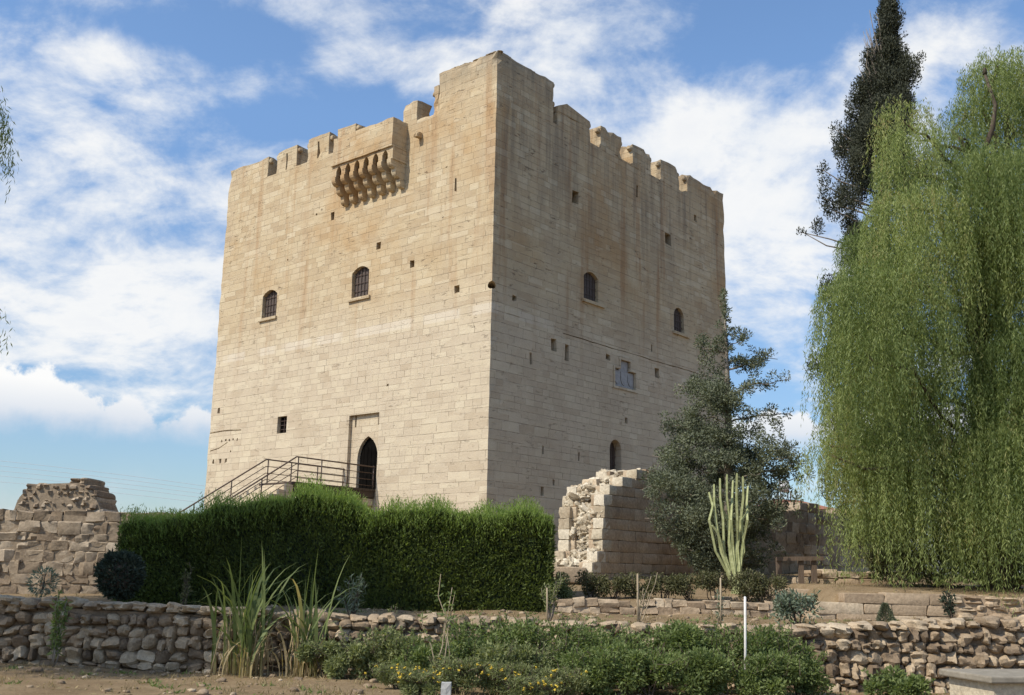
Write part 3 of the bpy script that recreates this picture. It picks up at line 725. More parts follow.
# curtain wall on the right, behind the rail fence, running back parallel to the keep's shaded face
ew0 = np.array([at(748, 575, 28.5)[0], 28.5]); ew1 = ew0+np.array([math.cos(TA), math.sin(TA)])*11.5
def ewt(t):
    q_ = ew0+(ew1-ew0)*t/11.5; px = 512+FPX*q_[0]/q_[1]*1.02
    return at(px, float(np.interp(px, [740, 775, 800, 815, 835, 860, 905], [514, 507, 509, 504, 511, 512, 514])), q_[1])[2]
simple_wall('east_curtain_wall', 'shaded block wall beyond the wooden rail fence', ew0, ew1, ewt, lambda t: 1.5, .7, (.28, .36), (.4, .8), M['darkruin'], 8., .03, .015, .006)

# the broken wall end in front of the keep
RC = at(603, 575, 27.); TA_d = np.array([math.cos(TA), math.sin(TA)]); TA_e = np.array([-math.sin(TA), math.cos(TA)])
ruin = thing('ruined_wall', 'broken end of a thick wall, bright rubble core beside the shaded block face', 'ruin', (RC[0], RC[1], gz(RC[0], RC[1])))
basis = np.array([[*TA_d, 0], [*TA_e, 0], [0, 0, 1.]])
def rp(v, e_, z): q_ = RC[:2]+TA_d*v+TA_e*e_; return (q_[0], q_[1], z)
def v_of(px, py):    # along-face coordinate and height of a pixel on the block face
    vr = ray(px, py); n_ = np.array([*TA_e, 0]); p0 = np.array([*RC[:2], 0.]); t = ((p0-cC)@n_)/(vr@n_); q_ = cC+vr*t
    return float((q_[:2]-RC[:2])@TA_d), float(q_[2])
st_px = [(587, 575), (597, 562), (603, 545), (606, 520), (604, 505), (606, 492), (622, 486), (627, 479), (646, 471), (650, 466), (668, 467), (676, 473), (700, 478), (760, 500)]
st_vz = [v_of(*q_) for q_ in st_px]
zst = [k[1] for k in st_vz[:10]]; vst = [k[0] for k in st_vz[:10]]
def v_start(z): return float(np.interp(z, zst, vst))
TH = 1.35
blk = MB(); rub = MB(); z = 1.15; ztop = max(zst)
vt = [k[0] for k in st_vz[9:]]; vzt = [k[1] for k in st_vz[9:]]
while z < ztop-.36:
    h_ = rng.uniform(.24, .31); v = v_start(z+h_/2)+rng.uniform(-.06, .06)
    vs = v
    while v < 7.5:
        l = rng.uniform(.40, .85)
        if z+h_*.7 < np.interp(v+l/2, vt, vzt) or v < vt[0]:
            stone(blk, rp(v+l/2, .24+rng.uniform(-.012, .012), z+h_/2), (l/2*.995, .24, h_/2*.99), 9., .015, (0, rng.normal(0, .006), rng.normal(0, .008)), basis, rng.uniform(.3, .7))
            stone(blk, rp(v+l/2, TH-.2, z+h_/2), (l/2*.985, .24, h_/2*.975), 9., .02, (0, 0, 0), basis)
        v += l
    # rubble core exposed at the broken end, sloping back with height
    for i in range(64):
        e_ = rng.uniform(.10, TH-.02); zc = z+rng.uniform(0, h_); back = .22*max(0, zc-3.7)
        r_ = rng.uniform(.03, .10)
        stone(rub, rp(vs+.10+back+rng.uniform(-.03, .12)+.06*math.sin(zc*7+e_*4), e_, zc), (r_*rng.uniform(.7, 1.2), r_*rng.uniform(.8, 1.6), r_*rng.uniform(.6, 1.)), 4.5, .16, tuple(rng.normal(0, .5, 3)), basis)
    for e_ in (.16, TH-.14):      # squared stones tie in at both edges of the break
        stone(rub, rp(vs+.10+rng.uniform(-.05, .08), e_, z+h_/2), (rng.uniform(.14, .24), .17, h_/2*.96), 8., .03, (0, 0, rng.normal(0, .05)), basis)
    rub.box((0, 0, 0), (.01, .01, .01)) if False else None
    z += h_
cm_ = MB()
for i in range(len(zst)-1):
    z0, z1 = zst[i], zst[i+1]
    if z1-z0 < .02: continue
    v0 = max(vst[i], vst[i+1])+.25
    poly = [rp(v0, .3, z0-.05), rp(7.4, .3, z0-.05), rp(7.4, TH-.25, z0-.05), rp(v0, TH-.25, z0-.05), rp(v0, .3, z1-.05), rp(7.4 if z1 < 3.6 else 3.0, .3, z1-.05), rp(7.4 if z1 < 3.6 else 3.0, TH-.25, z1-.05), rp(v0, TH-.25, z1-.05)]
    cm_.add(poly, [[0,3,2,1],[4,5,6,7],[0,1,5,4],[1,2,6,5],[2,3,7,6],[3,0,4,7]])
blk.add(np.concatenate(cm_.V), cm_.F, .2) if cm_.V else None
blk.build('block_face', M['ashlar'], ruin, 'crag'); rub.build('rubble_core', M['ruin'], ruin, 'crag')
fb = thing('fallen_block', 'squared pale block lying at the foot of the broken wall end', 'stone block', tuple(at(568, 583, 25.)))
mb = MB(); q_ = at(567, 574, 25.); stone(mb, (q_[0], 25.2, q_[2]-.02), (.42, .3, .18), 9., .02, (0, 0, .2)); mb.build('block', M['ashlar'], fb, True)

# ------------------------------------------------------------------ plants
def unit(v): return v/(np.linalg.norm(v, axis=-1, keepdims=True)+1e-9)
def leaf_cloud(P, D, L, W, tint):
    """one four-cornered leaf per point: P base, D direction, L length, W width"""
    n = len(P); D = unit(D); S = unit(np.cross(D, unit(rng.normal(0, 1, (n, 3)))))
    L = np.broadcast_to(L, (n,))[:, None]; W = np.broadcast_to(W, (n,))[:, None]
    N = np.cross(D, S)
    V = np.stack([P, P+D*L*.45+S*W*.5+N*W*.12, P+D*L, P+D*L*.45-S*W*.5+N*W*.12], 1).reshape(-1, 3)
    F = np.arange(4*n).reshape(n, 4); return V, F, np.repeat(tint, 4)
class Leaves:
    def __init__(s): s.P = []; s.D = []; s.L = []; s.W = []; s.T = []
    def add(s, P, D, L, W, T=None):
        n = len(P); s.P.append(np.asarray(P, float)); s.D.append(np.broadcast_to(D, (n, 3))); s.L.append(np.broadcast_to(L, (n,))); s.W.append(np.broadcast_to(W, (n,)))
        s.T.append(rng.uniform(0, 1, n) if T is None else np.broadcast_to(T, (n,)))
    def build(s, name, mt, parent=None):
        V, F, T = leaf_cloud(np.concatenate(s.P), np.concatenate(s.D), np.concatenate(s.L), np.concatenate(s.W), np.concatenate(s.T))
        return quads(name, V, F, T, mt, parent)
def limb(mb, a, b, r0, r1, sag=0., wob=.05, n=6):
    a = np.array(a, float); b = np.array(b, float); t = np.linspace(0, 1, n)[:, None]; L = np.linalg.norm(b-a)
    P = a+(b-a)*t; P[1:-1] += rng.normal(0, wob*L, (n-2, 3)); P[:, 2] -= sag*(4*t*(1-t))[:, 0]
    mb.tube(P, np.linspace(r0, r1, n), 8); return P

def pepper_tree(label, base, Y, clumps, dens=46, fork=None, group=None):
    t = thing('weeping_pepper_tree', label, 'tree', tuple(base), 0, group)
    tb = MB(); fk = np.array(base)+np.array([0, 0, 2.2]) if fork is None else np.array(fork)
    limb(tb, np.array(base)-[0, 0, .1], fk, .34, .25, 0, .03)
    lv = Leaves(); tw_ = MB()
    hubs = []
    for (c, r, L) in clumps:
        c = np.array(c); hub = c-np.array([0, 0, .3]); hubs.append(hub)
    main = sorted(hubs, key=lambda h_: h_[2])
    mains = []
    for h_ in main[::-1][:6]:
        mid = fk+(h_-fk)*.55; mid[:2] = fk[:2]+(h_[:2]-fk[:2])*.4
        P1 = limb(tb, fk, mid, .15, .09, 0, .04); P2 = limb(tb, mid, h_, .09, .03, -.2, .04); mains += [P1, P2]
    allp = np.concatenate(mains)
    for h_ in main:
        k = allp[np.argmin(((allp-h_)**2).sum(1)+np.where(allp[:, 2] > h_[2], 2., 0))]
        limb(tb, k, h_, .05, .02, -.15, .05)
    for (c, r, L) in clumps:
        c = np.array(c); ns = int(dens*rng.uniform(.35, 1.3)*r*r*math.pi); ct = rng.normal(0, .2)
        for _ in range(ns):
            rho = r*math.sqrt(rng.uniform()); th = rng.uniform(0, 6.283)
            p0 = c+np.array([rho*math.cos(th), rho*math.sin(th)*1.1, -(rho/r)**2*r*.55+rng.normal(0, .12)])
            ln = L*rng.uniform(.35, 1.)*(.6+.4*rho/r); n = max(4, int(ln/.034))
            s_ = np.linspace(0, 1, n)
            out = np.array([math.cos(th), math.sin(th), 0])*(.35*rho/r)
            drift = rng.normal(0, .07, 3); drift[2] = 0
            P = p0+out*(1-np.exp(-3*s_))[:, None]*.6+drift*s_[:, None]*ln+np.array([0, 0, -1.])*(s_*ln)[:, None]
            P[:, 2] += .18*np.sin(math.pi*np.minimum(s_*3, 1))
            P += rng.normal(0, .025, P.shape); P[:, 2] = np.maximum(P[:, 2], ground_z(P[:, 0], P[:, 1])+.12+rng.uniform(0, .2))
            D = rng.normal(0, .5, (n, 3)); D[:, 2] = -1.
            base_t = rng.normal(.5, .2)+ct+(.5 if rng.uniform() < .025 else 0)
            lv.add(P, D, rng.uniform(.065, .125, n), rng.uniform(.011, .020, n), np.clip(base_t+rng.normal(0, .15, n), 0, 1))
    tb.build('trunk', M['bark'], t, True); lv.build('crown', M['pepper'], t); return t
YP = 22.
CL = []
for px, py, r, L in [(902, 108, .6, 2.0), (916, 128, .6, 2.2), (897, 160, .55, 2.8), (866, 232, .6, 3.), (912, 190, .95, 3.4), (840, 278, .42, 2.4), (880, 265, 1.3, 3.4), (862, 335, .7, 2.4), (846, 320, .35, 1.6),
        (880, 375, 1.2, 3.4), (852, 432, .6, 1.5), (905, 430, 1.3, 3.0), (888, 470, .7, 1.8), (930, 330, .8, 3.2), (935, 430, 1.1, 3.2), (925, 495, 1., 2.0), (828, 440, .45, 1.1), (908, 515, .5, 1.3), (955, 505, .9, 1.7),
        (984, 62, .55, 2.0), (965, 105, .6, 2.4), (1010, 72, .85, 2.6), (996, 60, .7, 2.6), (1030, 52, .9, 3.0), (1050, 85, 1.1, 3.2), (958, 128, .55, 2.8), (935, 215, .8, 3.0), (1020, 150, 1.0, 3.2), (830, 432, .3, 1.0), (948, 150, .5, 2.6), (975, 230, .9, 3.2), (955, 300, .9, 3.2), (970, 160, .7, 3.), (990, 150, .9, 3.), (962, 190, .45, 2.4), (1035, 200, 1.3, 3.5), (1000, 265, 1.0, 3.4), (1045, 320, 1.4, 4), (990, 380, .9, 3.2), (1015, 420, 1.1, 3.6), (1065, 420, 1.2, 3.5),
        (1060, 140, 1.1, 3.), (1090, 250, 1.2, 3.5), (985, 480, .7, 1.8), (1040, 490, 1.0, 1.7), (1075, 530, 1., 2.)]:
    CL.append((at(px, py, YP+rng.uniform(-1.5, 1.5)), r, L))
pb = at(1003, 588, YP); pb[2] = gz(pb[0], pb[1])
pepper_tree('big weeping pepper tree with drooping light green foliage right of the keep', pb, YP, CL, 135, fork=at(985, 500, YP))
# the other pepper tree stands left of the view, only its tips hang into it
lb = np.array([-12.3, 15.0, 0.05])
CL2 = []
for i in range(30):
    th = rng.uniform(0, 6.283); rr = 3.4*math.sqrt(rng.uniform()); zc = 13.4-.30*rr**1.5*rng.uniform(.6, 1.6)-rng.uniform(0, 4.4)
    CL2.append((np.array([lb[0]+rr*math.cos(th), lb[1]+rr*math.sin(th), zc]), rng.uniform(.8, 1.3), rng.uniform(1.6, 3.)))
for px, py, r, L in ((-6, 118, .2, 1.2), (-9, 112, .22, 1.3), (-11, 108, .25, 1.3), (-15, 104, .28, 1.3), (-4, 124, .14, 1.0), (-12, 312, .2, .55), (-16, 304, .2, .6)): CL2.append((at(px, py, 15.0), r, L))
pepper_tree('weeping pepper tree at the left edge, thin dark sprays hanging in', lb, 15., CL2, 95)

# cypress
def clump(lv, c, r, n, L, W, up=.5, out=.7, stretch=1.):
    P = unit(rng.normal(0, 1, (n, 3)))*(rng.uniform(0, 1, (n, 1))**(1/2.2))*np.array([r, r, r*stretch])
    D = unit(P+1e-6)*out+rng.normal(0, .5, (n, 3)); D[:, 2] += up
    lv.add(np.array(c)+P, D, rng.uniform(.6, 1.2, n)*L, rng.uniform(.7, 1.2, n)*W, np.clip(rng.normal(.45+.25*rng.uniform(-1, 1), .2, n), 0, 1))
YC = 30.
cb = at(885, 560, YC); cb[2] = gz(cb[0], cb[1])
cy = thing('cypress_tree', 'tall dark cypress with a ragged top behind the weeping tree', 'tree', tuple(cb))
tb = MB(); lv = Leaves(); tw_ = MB()
cpts = [at(px, py, YC) for px, py in ((885, 560), (882, 350), (884, 180), (886, 80), (890, -4))]
tb.tube(cpts, [.32, .22, .14, .07, .02], 8)
prof = [(-2, 5), (20, 9), (50, 17), (80, 24), (110, 32), (150, 45), (190, 55), (240, 57), (320, 56), (400, 54), (470, 48), (540, 36)]
for i in range(560):
    py = rng.uniform(-2, 540) if i > 170 else rng.uniform(-2, 170)
    w_ = np.interp(py, [p_[0] for p_ in prof], [p_[1] for p_ in prof])*YC/FPX
    ax = at(np.interp(py, [-4, 80, 180, 350, 560], [890, 886, 880, 878, 884]), py, YC)
    th = rng.uniform(0, 6.283); rr = w_*rng.uniform(.25, 1.)*(1+.22*math.sin(3*th+py*.05))
    c = ax+np.array([rr*math.cos(th), rr*math.sin(th), 0])
    r = rng.uniform(.17, .36)*(1 if py > 60 else .65)
    clump(lv, c, r, int(2900*r*r*2.2), .09, .036, .9, .5, 1.6)
    if i % 3 == 0: limb(tb, ax-np.array([0, 0, .5]), c, .03, .012, 0, .04, 4)
for px, py, r in ((823, 170, .2), (825, 185, .24), (824, 198, .22), (827, 208, .2), (836, 130, .22), (838, 145, .25), (800, 232, .1), (804, 233, .09), (917, 66, .2), (921, 58, .16), (913, 80, .24), (905, 35, .08), (898, 8, .15), (902, 15, .12), (893, 2, .15), (829, 360, .3), (832, 385, .3), (838, 400, .28)):
    c = at(px, py, YC); clump(lv, c, r, int(1800*r*r*2), .08, .04, .9, .5, 1.5)
    limb(tb, at(880, py+25, YC), c, .035, .012, 0, .03, 4)
tb.build('trunk', M['palebark'], cy, True); lv.build('crown', M['cypress'], cy)
dt = MB()
for i in range(34):
    px, py = rng.uniform(866, 888), rng.uniform(45, 120); a = at(882, py+30, YC-.2); limb(dt, a, at(px-rng.uniform(0, 8), py-rng.uniform(10, 45), YC-.3), .02, .006, 0, .03, 5)
dt.build('dead_twigs', M['palebark'], cy, True)

# grey-green conifer in front of the shaded face
YT = 26.
gb = at(730, 570, YT); gb[2] = gz(gb[0], gb[1])
gt = thing('conifer_tree', 'grey green conifer with sparse ragged branches in front of the shaded face', 'tree', tuple(gb))
tb = MB(); lv = Leaves()
tpts = [gb-np.array([0, 0, .1]), at(729, 480, YT), at(728, 400, YT), at(726, 335, YT), at(724, 300, YT)]
tb.tube(tpts, [.17, .12, .075, .035, .006], 8)
for py in np.arange(292, 350, 3.):
    c = at(np.interp(py, [292, 350], [723, 727])+rng.normal(0, 1+(py-292)*.09), py, YT+rng.normal(0, .08)); r = rng.uniform(.05, .11); clump(lv, c, r, int(2600*r*r*2.5)+12, .075, .032, .6, .8)
trunk = lambda py: at(np.interp(py, [292, 330, 400, 570], [724, 726, 728, 730]), py, YT)
BR = []
for i in range(46):
    py = rng.uniform(0, 1)**.6*255+300
    ext = np.interp(py, [295, 340, 380, 430, 480, 530, 560], [8, 24, 46, 66, 76, 66, 40])*YT/FPX*rng.uniform(.5, 1.02)
    th = rng.uniform(0, 6.283)
    BR.append((py, ext, th))
for py, ex_, sg in ((352, 44, 1), (345, 56, 1), (378, 62, 1), (405, 66, 1), (440, 72, 1), (462, 78, 1), (480, 74, 1), (500, 66, 1), (512, 56, 1), (375, 50, -1), (420, 58, -1), (455, 76, -1), (480, 88, -1), (500, 92, -1), (520, 84, -1), (540, 56, -1), (335, 34, -1), (318, 18, 1), (330, 16, 1)):
    BR.append((py, ex_*YT/FPX, (0 if sg > 0 else math.pi)+rng.normal(0, .25)))
for py, ext, th in BR:
    a = trunk(py+18); dirv = np.array([math.cos(th), math.sin(th), 0])
    e_ = a+dirv*ext+np.array([0, 0, .20*ext+rng.normal(0, .08)])
    P = limb(tb, a, e_, .028 if ext > .8 else .015, .007, -.04, .03, 7)
    left = math.cos(th) < .1
    nc = int(4+ext*(10 if not left else 13))
    for _ in range(nc):
        f_ = rng.uniform(.22, 1.)**.8; q_ = P[0]+(P[-1]-P[0])*f_; k = P[min(6, int(f_*6))]
        off = rng.normal(0, .14 if not left else .17, 3)*np.array([1, 1, .8])
        r = rng.uniform(.08, .155) if not left else rng.uniform(.09, .19)
        clump(lv, k+off, r, int(1500*r*r*2.3), .075, .032, .35, .8)
for i in range(330):     # dense lower skirt
    py = rng.uniform(425, 572); ext = np.interp(py, [430, 480, 510, 540, 572], [52, 78, 82, 60, 24])*YT/FPX*math.sqrt(rng.uniform(.05, 1)); th = rng.uniform(0, 6.283)
    if math.cos(th) > .1 and rng.uniform() < (.45 if py < 515 else .9): continue
    c = trunk(py)+np.array([math.cos(th)*ext*1.05, math.sin(th)*ext, 0])
    r = rng.uniform(.12, .24); clump(lv, c, r, int(1500*r*r*2), .08, .034, .35, .8)
tb.build('trunk', M['palebark'], gt, True); lv.build('crown', M['conifer'], gt)

# clipped hedge
hx0, hx1, hy0, hy1 = at(114, 590, 20.2)[0], at(551, 600, 20.2)[0], 20.2, 22.3
ht = [at(px, py, 20.5) for px, py in ((108, 528), (120, 519), (150, 511), (190, 509), (225, 505), (250, 498), (280, 493), (310, 492), (345, 497), (370, 505), (400, 508), (450, 508), (500, 509), (535, 511), (553, 518))]
htx = [p_[0] for p_ in ht]; htz = [p_[2]-.17-.05*(p_[0] < -4.5) for p_ in ht]
def htop(x): return np.interp(x, htx, htz)+.05*np.sin(x*3.1)+.03*np.sin(x*7.7)
hd = thing('clipped_hedge', 'long clipped green hedge with a feathery top in front of the keep', 'hedge', ((hx0+hx1)/2, (hy0+hy1)/2, .95))
lv = Leaves()
def bumps(a, b): return .6*(.07*np.sin(a*2.1+1)*np.sin(b*2.7)+.05*np.sin(a*5.3+b*3.)+.035*np.sin(a*9.+2*b)*np.sin(b*11.))
def hedge_face(n, kind):
    if kind in ('front', 'back'):
        x = rng.uniform(hx0, hx1, n); zt = htop(x); z = .85+(zt-.85)*rng.uniform(0, 1, n)
        y0 = hy0 if kind == 'front' else hy1; sg = -1 if kind == 'front' else 1
        rd = np.maximum(0, z-(zt-.25))**2*1.2+np.maximum(0, .35-(x-hx0))**2*.8+np.maximum(0, .35-(hx1-x))**2*1.2
        y = y0+sg*(bumps(x, z)-rd)-sg*np.abs(rng.normal(0, .07, n)); N = np.tile([0., sg, 0.], (n, 1))
    elif kind == 'top':
        x = rng.uniform(hx0, hx1, n); y = rng.uniform(hy0, hy1, n); z = htop(x)+.06*np.sin(y*4+x*2)-np.abs(rng.normal(0, .06, n)); N = np.tile([0., 0., 1.], (n, 1))
    else:
        y = rng.uniform(hy0, hy1, n); x0 = hx0 if kind == 'left' else hx1; sg = -1 if kind == 'left' else 1
        z = .85+(htop(x0)-.85)*rng.uniform(0, 1, n); x = x0+sg*bumps(y*1.3, z)-sg*np.abs(rng.normal(0, .07, n)); N = np.tile([sg*1., 0., 0.], (n, 1))
    return np.stack([x, y, z], 1), N
for kind, n in (('front', 44000), ('top', 34000), ('right', 9000), ('left', 7000), ('back', 6000)):
    P, N = hedge_face(n, kind); D = N*.6+rng.normal(0, .45, (n, 3)); D[:, 2] += .55
    lv.add(P, D, rng.uniform(.05, .12, n), rng.uniform(.018, .036, n))
n = 9000      # thick shoulder along both top edges
x = rng.uniform(hx0+.05, hx1-.05, n); yy = np.where(rng.uniform(0, 1, n) < .7, hy0+np.abs(rng.normal(.05, .10, n)), hy1-np.abs(rng.normal(.05, .10, n)))
D = rng.normal(0, .5, (n, 3)); D[:, 2] += .7; lv.add(np.stack([x, yy, htop(x)-np.abs(rng.normal(.02, .12, n))], 1), D, rng.uniform(.06, .12, n), rng.uniform(.018, .036, n))
sh = Leaves(); n = 5200        # soft new shoots on top and over the upper edge
x = rng.uniform(hx0, hx1, n); f_ = rng.uniform(0, 1, n)**1.7; y = hy0-.06+(hy1-hy0)*f_; zb_ = htop(x)-.04-np.where(f_ < .04, np.abs(rng.normal(0, .16, n)), 0)
hgt_ = rng.uniform(.12, .38, n)*(1+.5*np.sin(x*1.9)*np.sin(x*5.3)); lean = rng.normal(0, .22, (n, 2))
for k in range(7):
    q_ = k/7; D = np.stack([rng.normal(0, .55, n), rng.normal(-.1, .5, n), np.ones(n)], 1)
    sh.add(np.stack([x+lean[:, 0]*hgt_*q_, y+lean[:, 1]*hgt_*q_, zb_+hgt_*q_], 1), D, rng.uniform(.05, .10, n), .014)
n = 9000; P, N = hedge_face(n, 'front'); keep = (htop(P[:, 0])-P[:, 2]) < np.abs(rng.normal(0, .38, n))+.9*np.exp(-((P[:, 0]-hx0)/.9)**2)
P = P[keep]; N = N[keep]; D = N*.7+rng.normal(0, .4, P.shape); D[:, 2] += .7; sh.add(P+N*.03, D, rng.uniform(.06, .11, len(P)), .018)
sh.build('new_shoots', M['shoot'], hd)
lv.build('foliage', M['hedge'], hd)
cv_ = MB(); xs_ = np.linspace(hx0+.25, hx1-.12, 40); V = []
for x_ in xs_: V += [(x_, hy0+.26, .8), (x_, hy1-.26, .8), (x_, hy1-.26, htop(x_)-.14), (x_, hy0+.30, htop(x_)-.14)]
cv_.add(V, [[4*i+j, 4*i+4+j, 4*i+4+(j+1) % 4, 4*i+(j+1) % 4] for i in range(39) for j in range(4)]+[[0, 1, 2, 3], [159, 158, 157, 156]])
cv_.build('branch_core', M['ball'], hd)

# leafy bushes along the front of the dry stone wall
def bush(name, label, x, y, w_, h_, mt, n=2600, leaf=(.06, .028), group=None, z0=None, stems=7, depth=None, cat='bush', lobes=9):
    z0 = gz(x, y) if z0 is None else z0; depth = depth or w_*.6
    t = thing(name, label, cat, (x, y, z0), 0, group); lv = Leaves(); sb = MB()
    for i in range(lobes):
        c = np.array([x+rng.uniform(-1, 1)*w_*.40, y+rng.uniform(-1, 1)*depth*.3, z0+h_*rng.uniform(.22, .92)])
        r = rng.uniform(.17, .32)*min(w_, h_*1.3)
        k = n//lobes; P = unit(rng.normal(0, 1, (k, 3)))*(rng.uniform(0, 1, (k, 1))**.45)*r*np.array([1.1, .9, .95]); D = unit(P)*.8+rng.normal(0, .6, (k, 3)); D[:, 2] += .25
        P = c+P; P[:, 2] = np.maximum(P[:, 2], z0+.02)
        lv.add(P, D, rng.uniform(.6, 1.3, k)*leaf[0], rng.uniform(.6, 1.3, k)*leaf[1], np.clip(rng.normal(rng.uniform(.3, .7), .2, k), 0, 1))
        limb(sb, (x+rng.normal(0, .05), y+rng.normal(0, .05), z0-.03), c+[0, 0, r*.7], .012, .004, 0, .05, 5)
    for i in range(stems*2):      # stray shoots
        a = np.array([x+rng.uniform(-.4, .4)*w_, y+rng.uniform(-.3, .3)*depth, z0+h_*.6]); b = a+np.array([rng.normal(0, .12), rng.normal(0, .1), h_*rng.uniform(.3, .62)])
        P = limb(sb, a, b, .006, .003, 0, .04, 5); k = 26; s_ = rng.uniform(.2, 1., k)[:, None]; D = rng.normal(0, 1, (k, 3)); D[:, 2] += .4
        lv.add(a+(b-a)*s_, D, rng.uniform(.5, 1.1, k)*leaf[0], rng.uniform(.6, 1.1, k)*leaf[1])
    sb.build('stems', M['bark'], t, True); lv.build('foliage', mt, t); return t
FB = [(335, 648, 15.6, .85, 'small grey green bush beside the reed clump', 'grey'), (385, 640, 15.7, 1.0, 'grey green bush under the pale coping stones left of the tall weed', 'grey'), (440, 648, 15.3, 1.0, 'loose bush around the foot of the tall spindly weed', 'bush'),
      (495, 628, 15.6, 1.0, 'dark leafy bush just right of the tall spindly weed', 'bush'), (545, 632, 15.5, .95, 'leafy bush below the right end of the hedge', 'bush'), (600, 640, 15.6, .95, 'dense bush below the fallen block', 'bush'),
      (655, 640, 15.5, 1.0, 'bright leafy bush below the staked bare sapling', 'bush'), (705, 638, 15.6, .9, 'leafy bush left of the white stake', 'bush'), (765, 640, 15.5, .9, 'broad leafy bush right of the white stake', 'bush'), (800, 655, 15.6, .55, 'last small bush in the row, against the round wall stones', 'bush')]
FB += [(520, 654, 14.9, .8, 'lower leafy bush in front of the bush beside the tall weed', 'grey'), (590, 655, 14.8, .9, 'lower leafy bush in front, below the fallen block', 'bush'), (650, 660, 14.8, .9, 'lower bright bush in front, below the staked bare sapling', 'bush'), (706, 658, 14.9, .85, 'lower leafy bush touching the white stake from the left', 'bush'), (772, 664, 14.9, .7, 'lower leafy bush in front, just right of the white stake', 'bush')]
for px, py, Y, w_, lab, k in FB:
    p_ = at(px, py, Y); z0 = gz(p_[0], Y)
    bush('garden_bush', lab, p_[0], Y, w_*1.3, (p_[2]-z0)*1.12, M[k], 6200, (.062, .026), 'leafy bushes along the front wall', stems=18 if k == 'grey' else 12)
for px, py, Y, w_, lab in ((885, 672, 15.6, .55, 'low bright green plant at the foot of the wall left of the bench'), (912, 678, 15.5, .4, 'small green plant between the wall foot and the bench')):
    p_ = at(px, py, Y); bush('leafy_plant', lab, p_[0], Y, w_, max(.25, p_[2]-gz(p_[0], Y)), M['bush'], 1200, (.08, .035), None, cat='plant', lobes=5, stems=2)
# yellow flowering plants right at the front
FL = [(400, 668, 14.6, .85, 'grey leaved plant with a few yellow flowers, first of the flower row by the reeds'), (455, 662, 14.3, .75, 'yellow flowering plant behind the pale post'), (505, 668, 14.4, .7, 'yellow flowering plant right of the pale post'), (560, 672, 14.4, .7, 'yellow flowering plant below the leafy bush under the hedge end'), (420, 684, 13.8, .6, 'low yellow flowers in front, left of the pale post'), (530, 680, 13.9, .7, 'low yellow flowers in front, right of the pale post')]
for px, py, Y, w_, lab in FL:
    p_ = at(px, py, Y); z0 = gz(p_[0], Y); h_ = max(.25, p_[2]-z0)
    t = bush('flowering_plant', lab, p_[0], Y, w_, h_, M['grey'], 3000, (.055, .013), 'yellow flowering plants at the front', cat='flower plant', lobes=9, stems=26)
    for i in range(16):
        fl = MB(); c = np.array([p_[0]+rng.uniform(-.5, .5)*w_, Y+rng.uniform(-.35, .2)*w_, z0+h_*rng.uniform(.62, 1.12)])
        for k in range(3): stone(fl, c+rng.normal(0, .009, 3), (.014, .013, .008), 2, .1, tuple(rng.normal(0, .4, 3)))
        fl.build('flower', M['yellow'], t, True)
for px, lab, w_, h_ in ((898, 'dark shrub under the left skirt of the weeping tree', 1.1, .75), (940, 'dark shrub under the middle of the weeping tree', 1.2, .7), (985, 'dark shrub beside the foot of the weeping tree trunk', 1.2, .9)):
    p_ = at(px, 585, 22.6); bush('shade_shrub', lab, p_[0], 22.6, w_, h_, M['lowshrub'], 2600, (.07, .03), 'dark shrubs under the weeping tree', lobes=9, stems=3, cat='shrub')
# low shrub border behind the edging
pxs = [563, 590, 615, 640, 664, 690, 715, 748, 770]
SL_ = ['grey leafed low shrub at the hedge end of the border', 'low dull shrub below the lit broken wall end', 'low dull shrub under the block face of the ruin', 'low dull shrub behind the bare staked sapling', 'low reddish shrub at the foot of the shaded ruin wall', 'low shrub left of the candelabra cactus', 'small shrub touching the cactus foot on its left', 'small shrub touching the cactus foot on its right', 'low shrub at the steps end of the border']
for px, lab in zip(pxs, SL_):
    p_ = at(px, 577+rng.uniform(-2, 3), 21.6); z0 = gz(p_[0], 21.6)
    bush('low_shrub', lab, p_[0], 21.6, .72, p_[2]-z0+.02, M['grey'] if px < 570 else M['lowshrub'], 1500, (.06, .028), 'low shrubs in the border', lobes=7, stems=4)

# tall reed clumps
def blades(mb_list, n, c, r, hr, lean, width, dry=.1):
    for i in range(n):
        b = np.array([c[0]+rng.normal(0, r), c[1]+rng.normal(0, r*.6), c[2]-.03]); h_ = rng.uniform(*hr); th = rng.uniform(0, 6.283); ln = abs(rng.normal(0, lean))*h_
        k = 9; s_ = np.linspace(0, 1, k); d = np.array([math.cos(th), math.sin(th), 0]); sd = np.array([-math.sin(th+.6), math.cos(th+.6), 0])
        P = b+np.outer(s_**2.2*ln, d)+np.outer(s_*h_, [0, 0, 1.])*1.; P[:, 2] -= (s_**4)*ln*.55
        w_ = width*rng.uniform(.6, 1.2)*np.minimum(1, (1-s_)*2.2+.04)*np.where(s_ < .3, .6, 1)
        V = np.concatenate([P-sd*w_[:, None]/2, P+sd*w_[:, None]/2]); F = [[j, j+1, k+j+1, k+j] for j in range(k-1)]
        tt = np.clip(np.where(s_ < .14, 1.2, .2+.55*rng.uniform())+rng.normal(0, .05), 0, 1.3) if rng.uniform() > dry else 1.3*np.ones(k)
        mb_list.add(V, F, np.concatenate([tt, tt]))
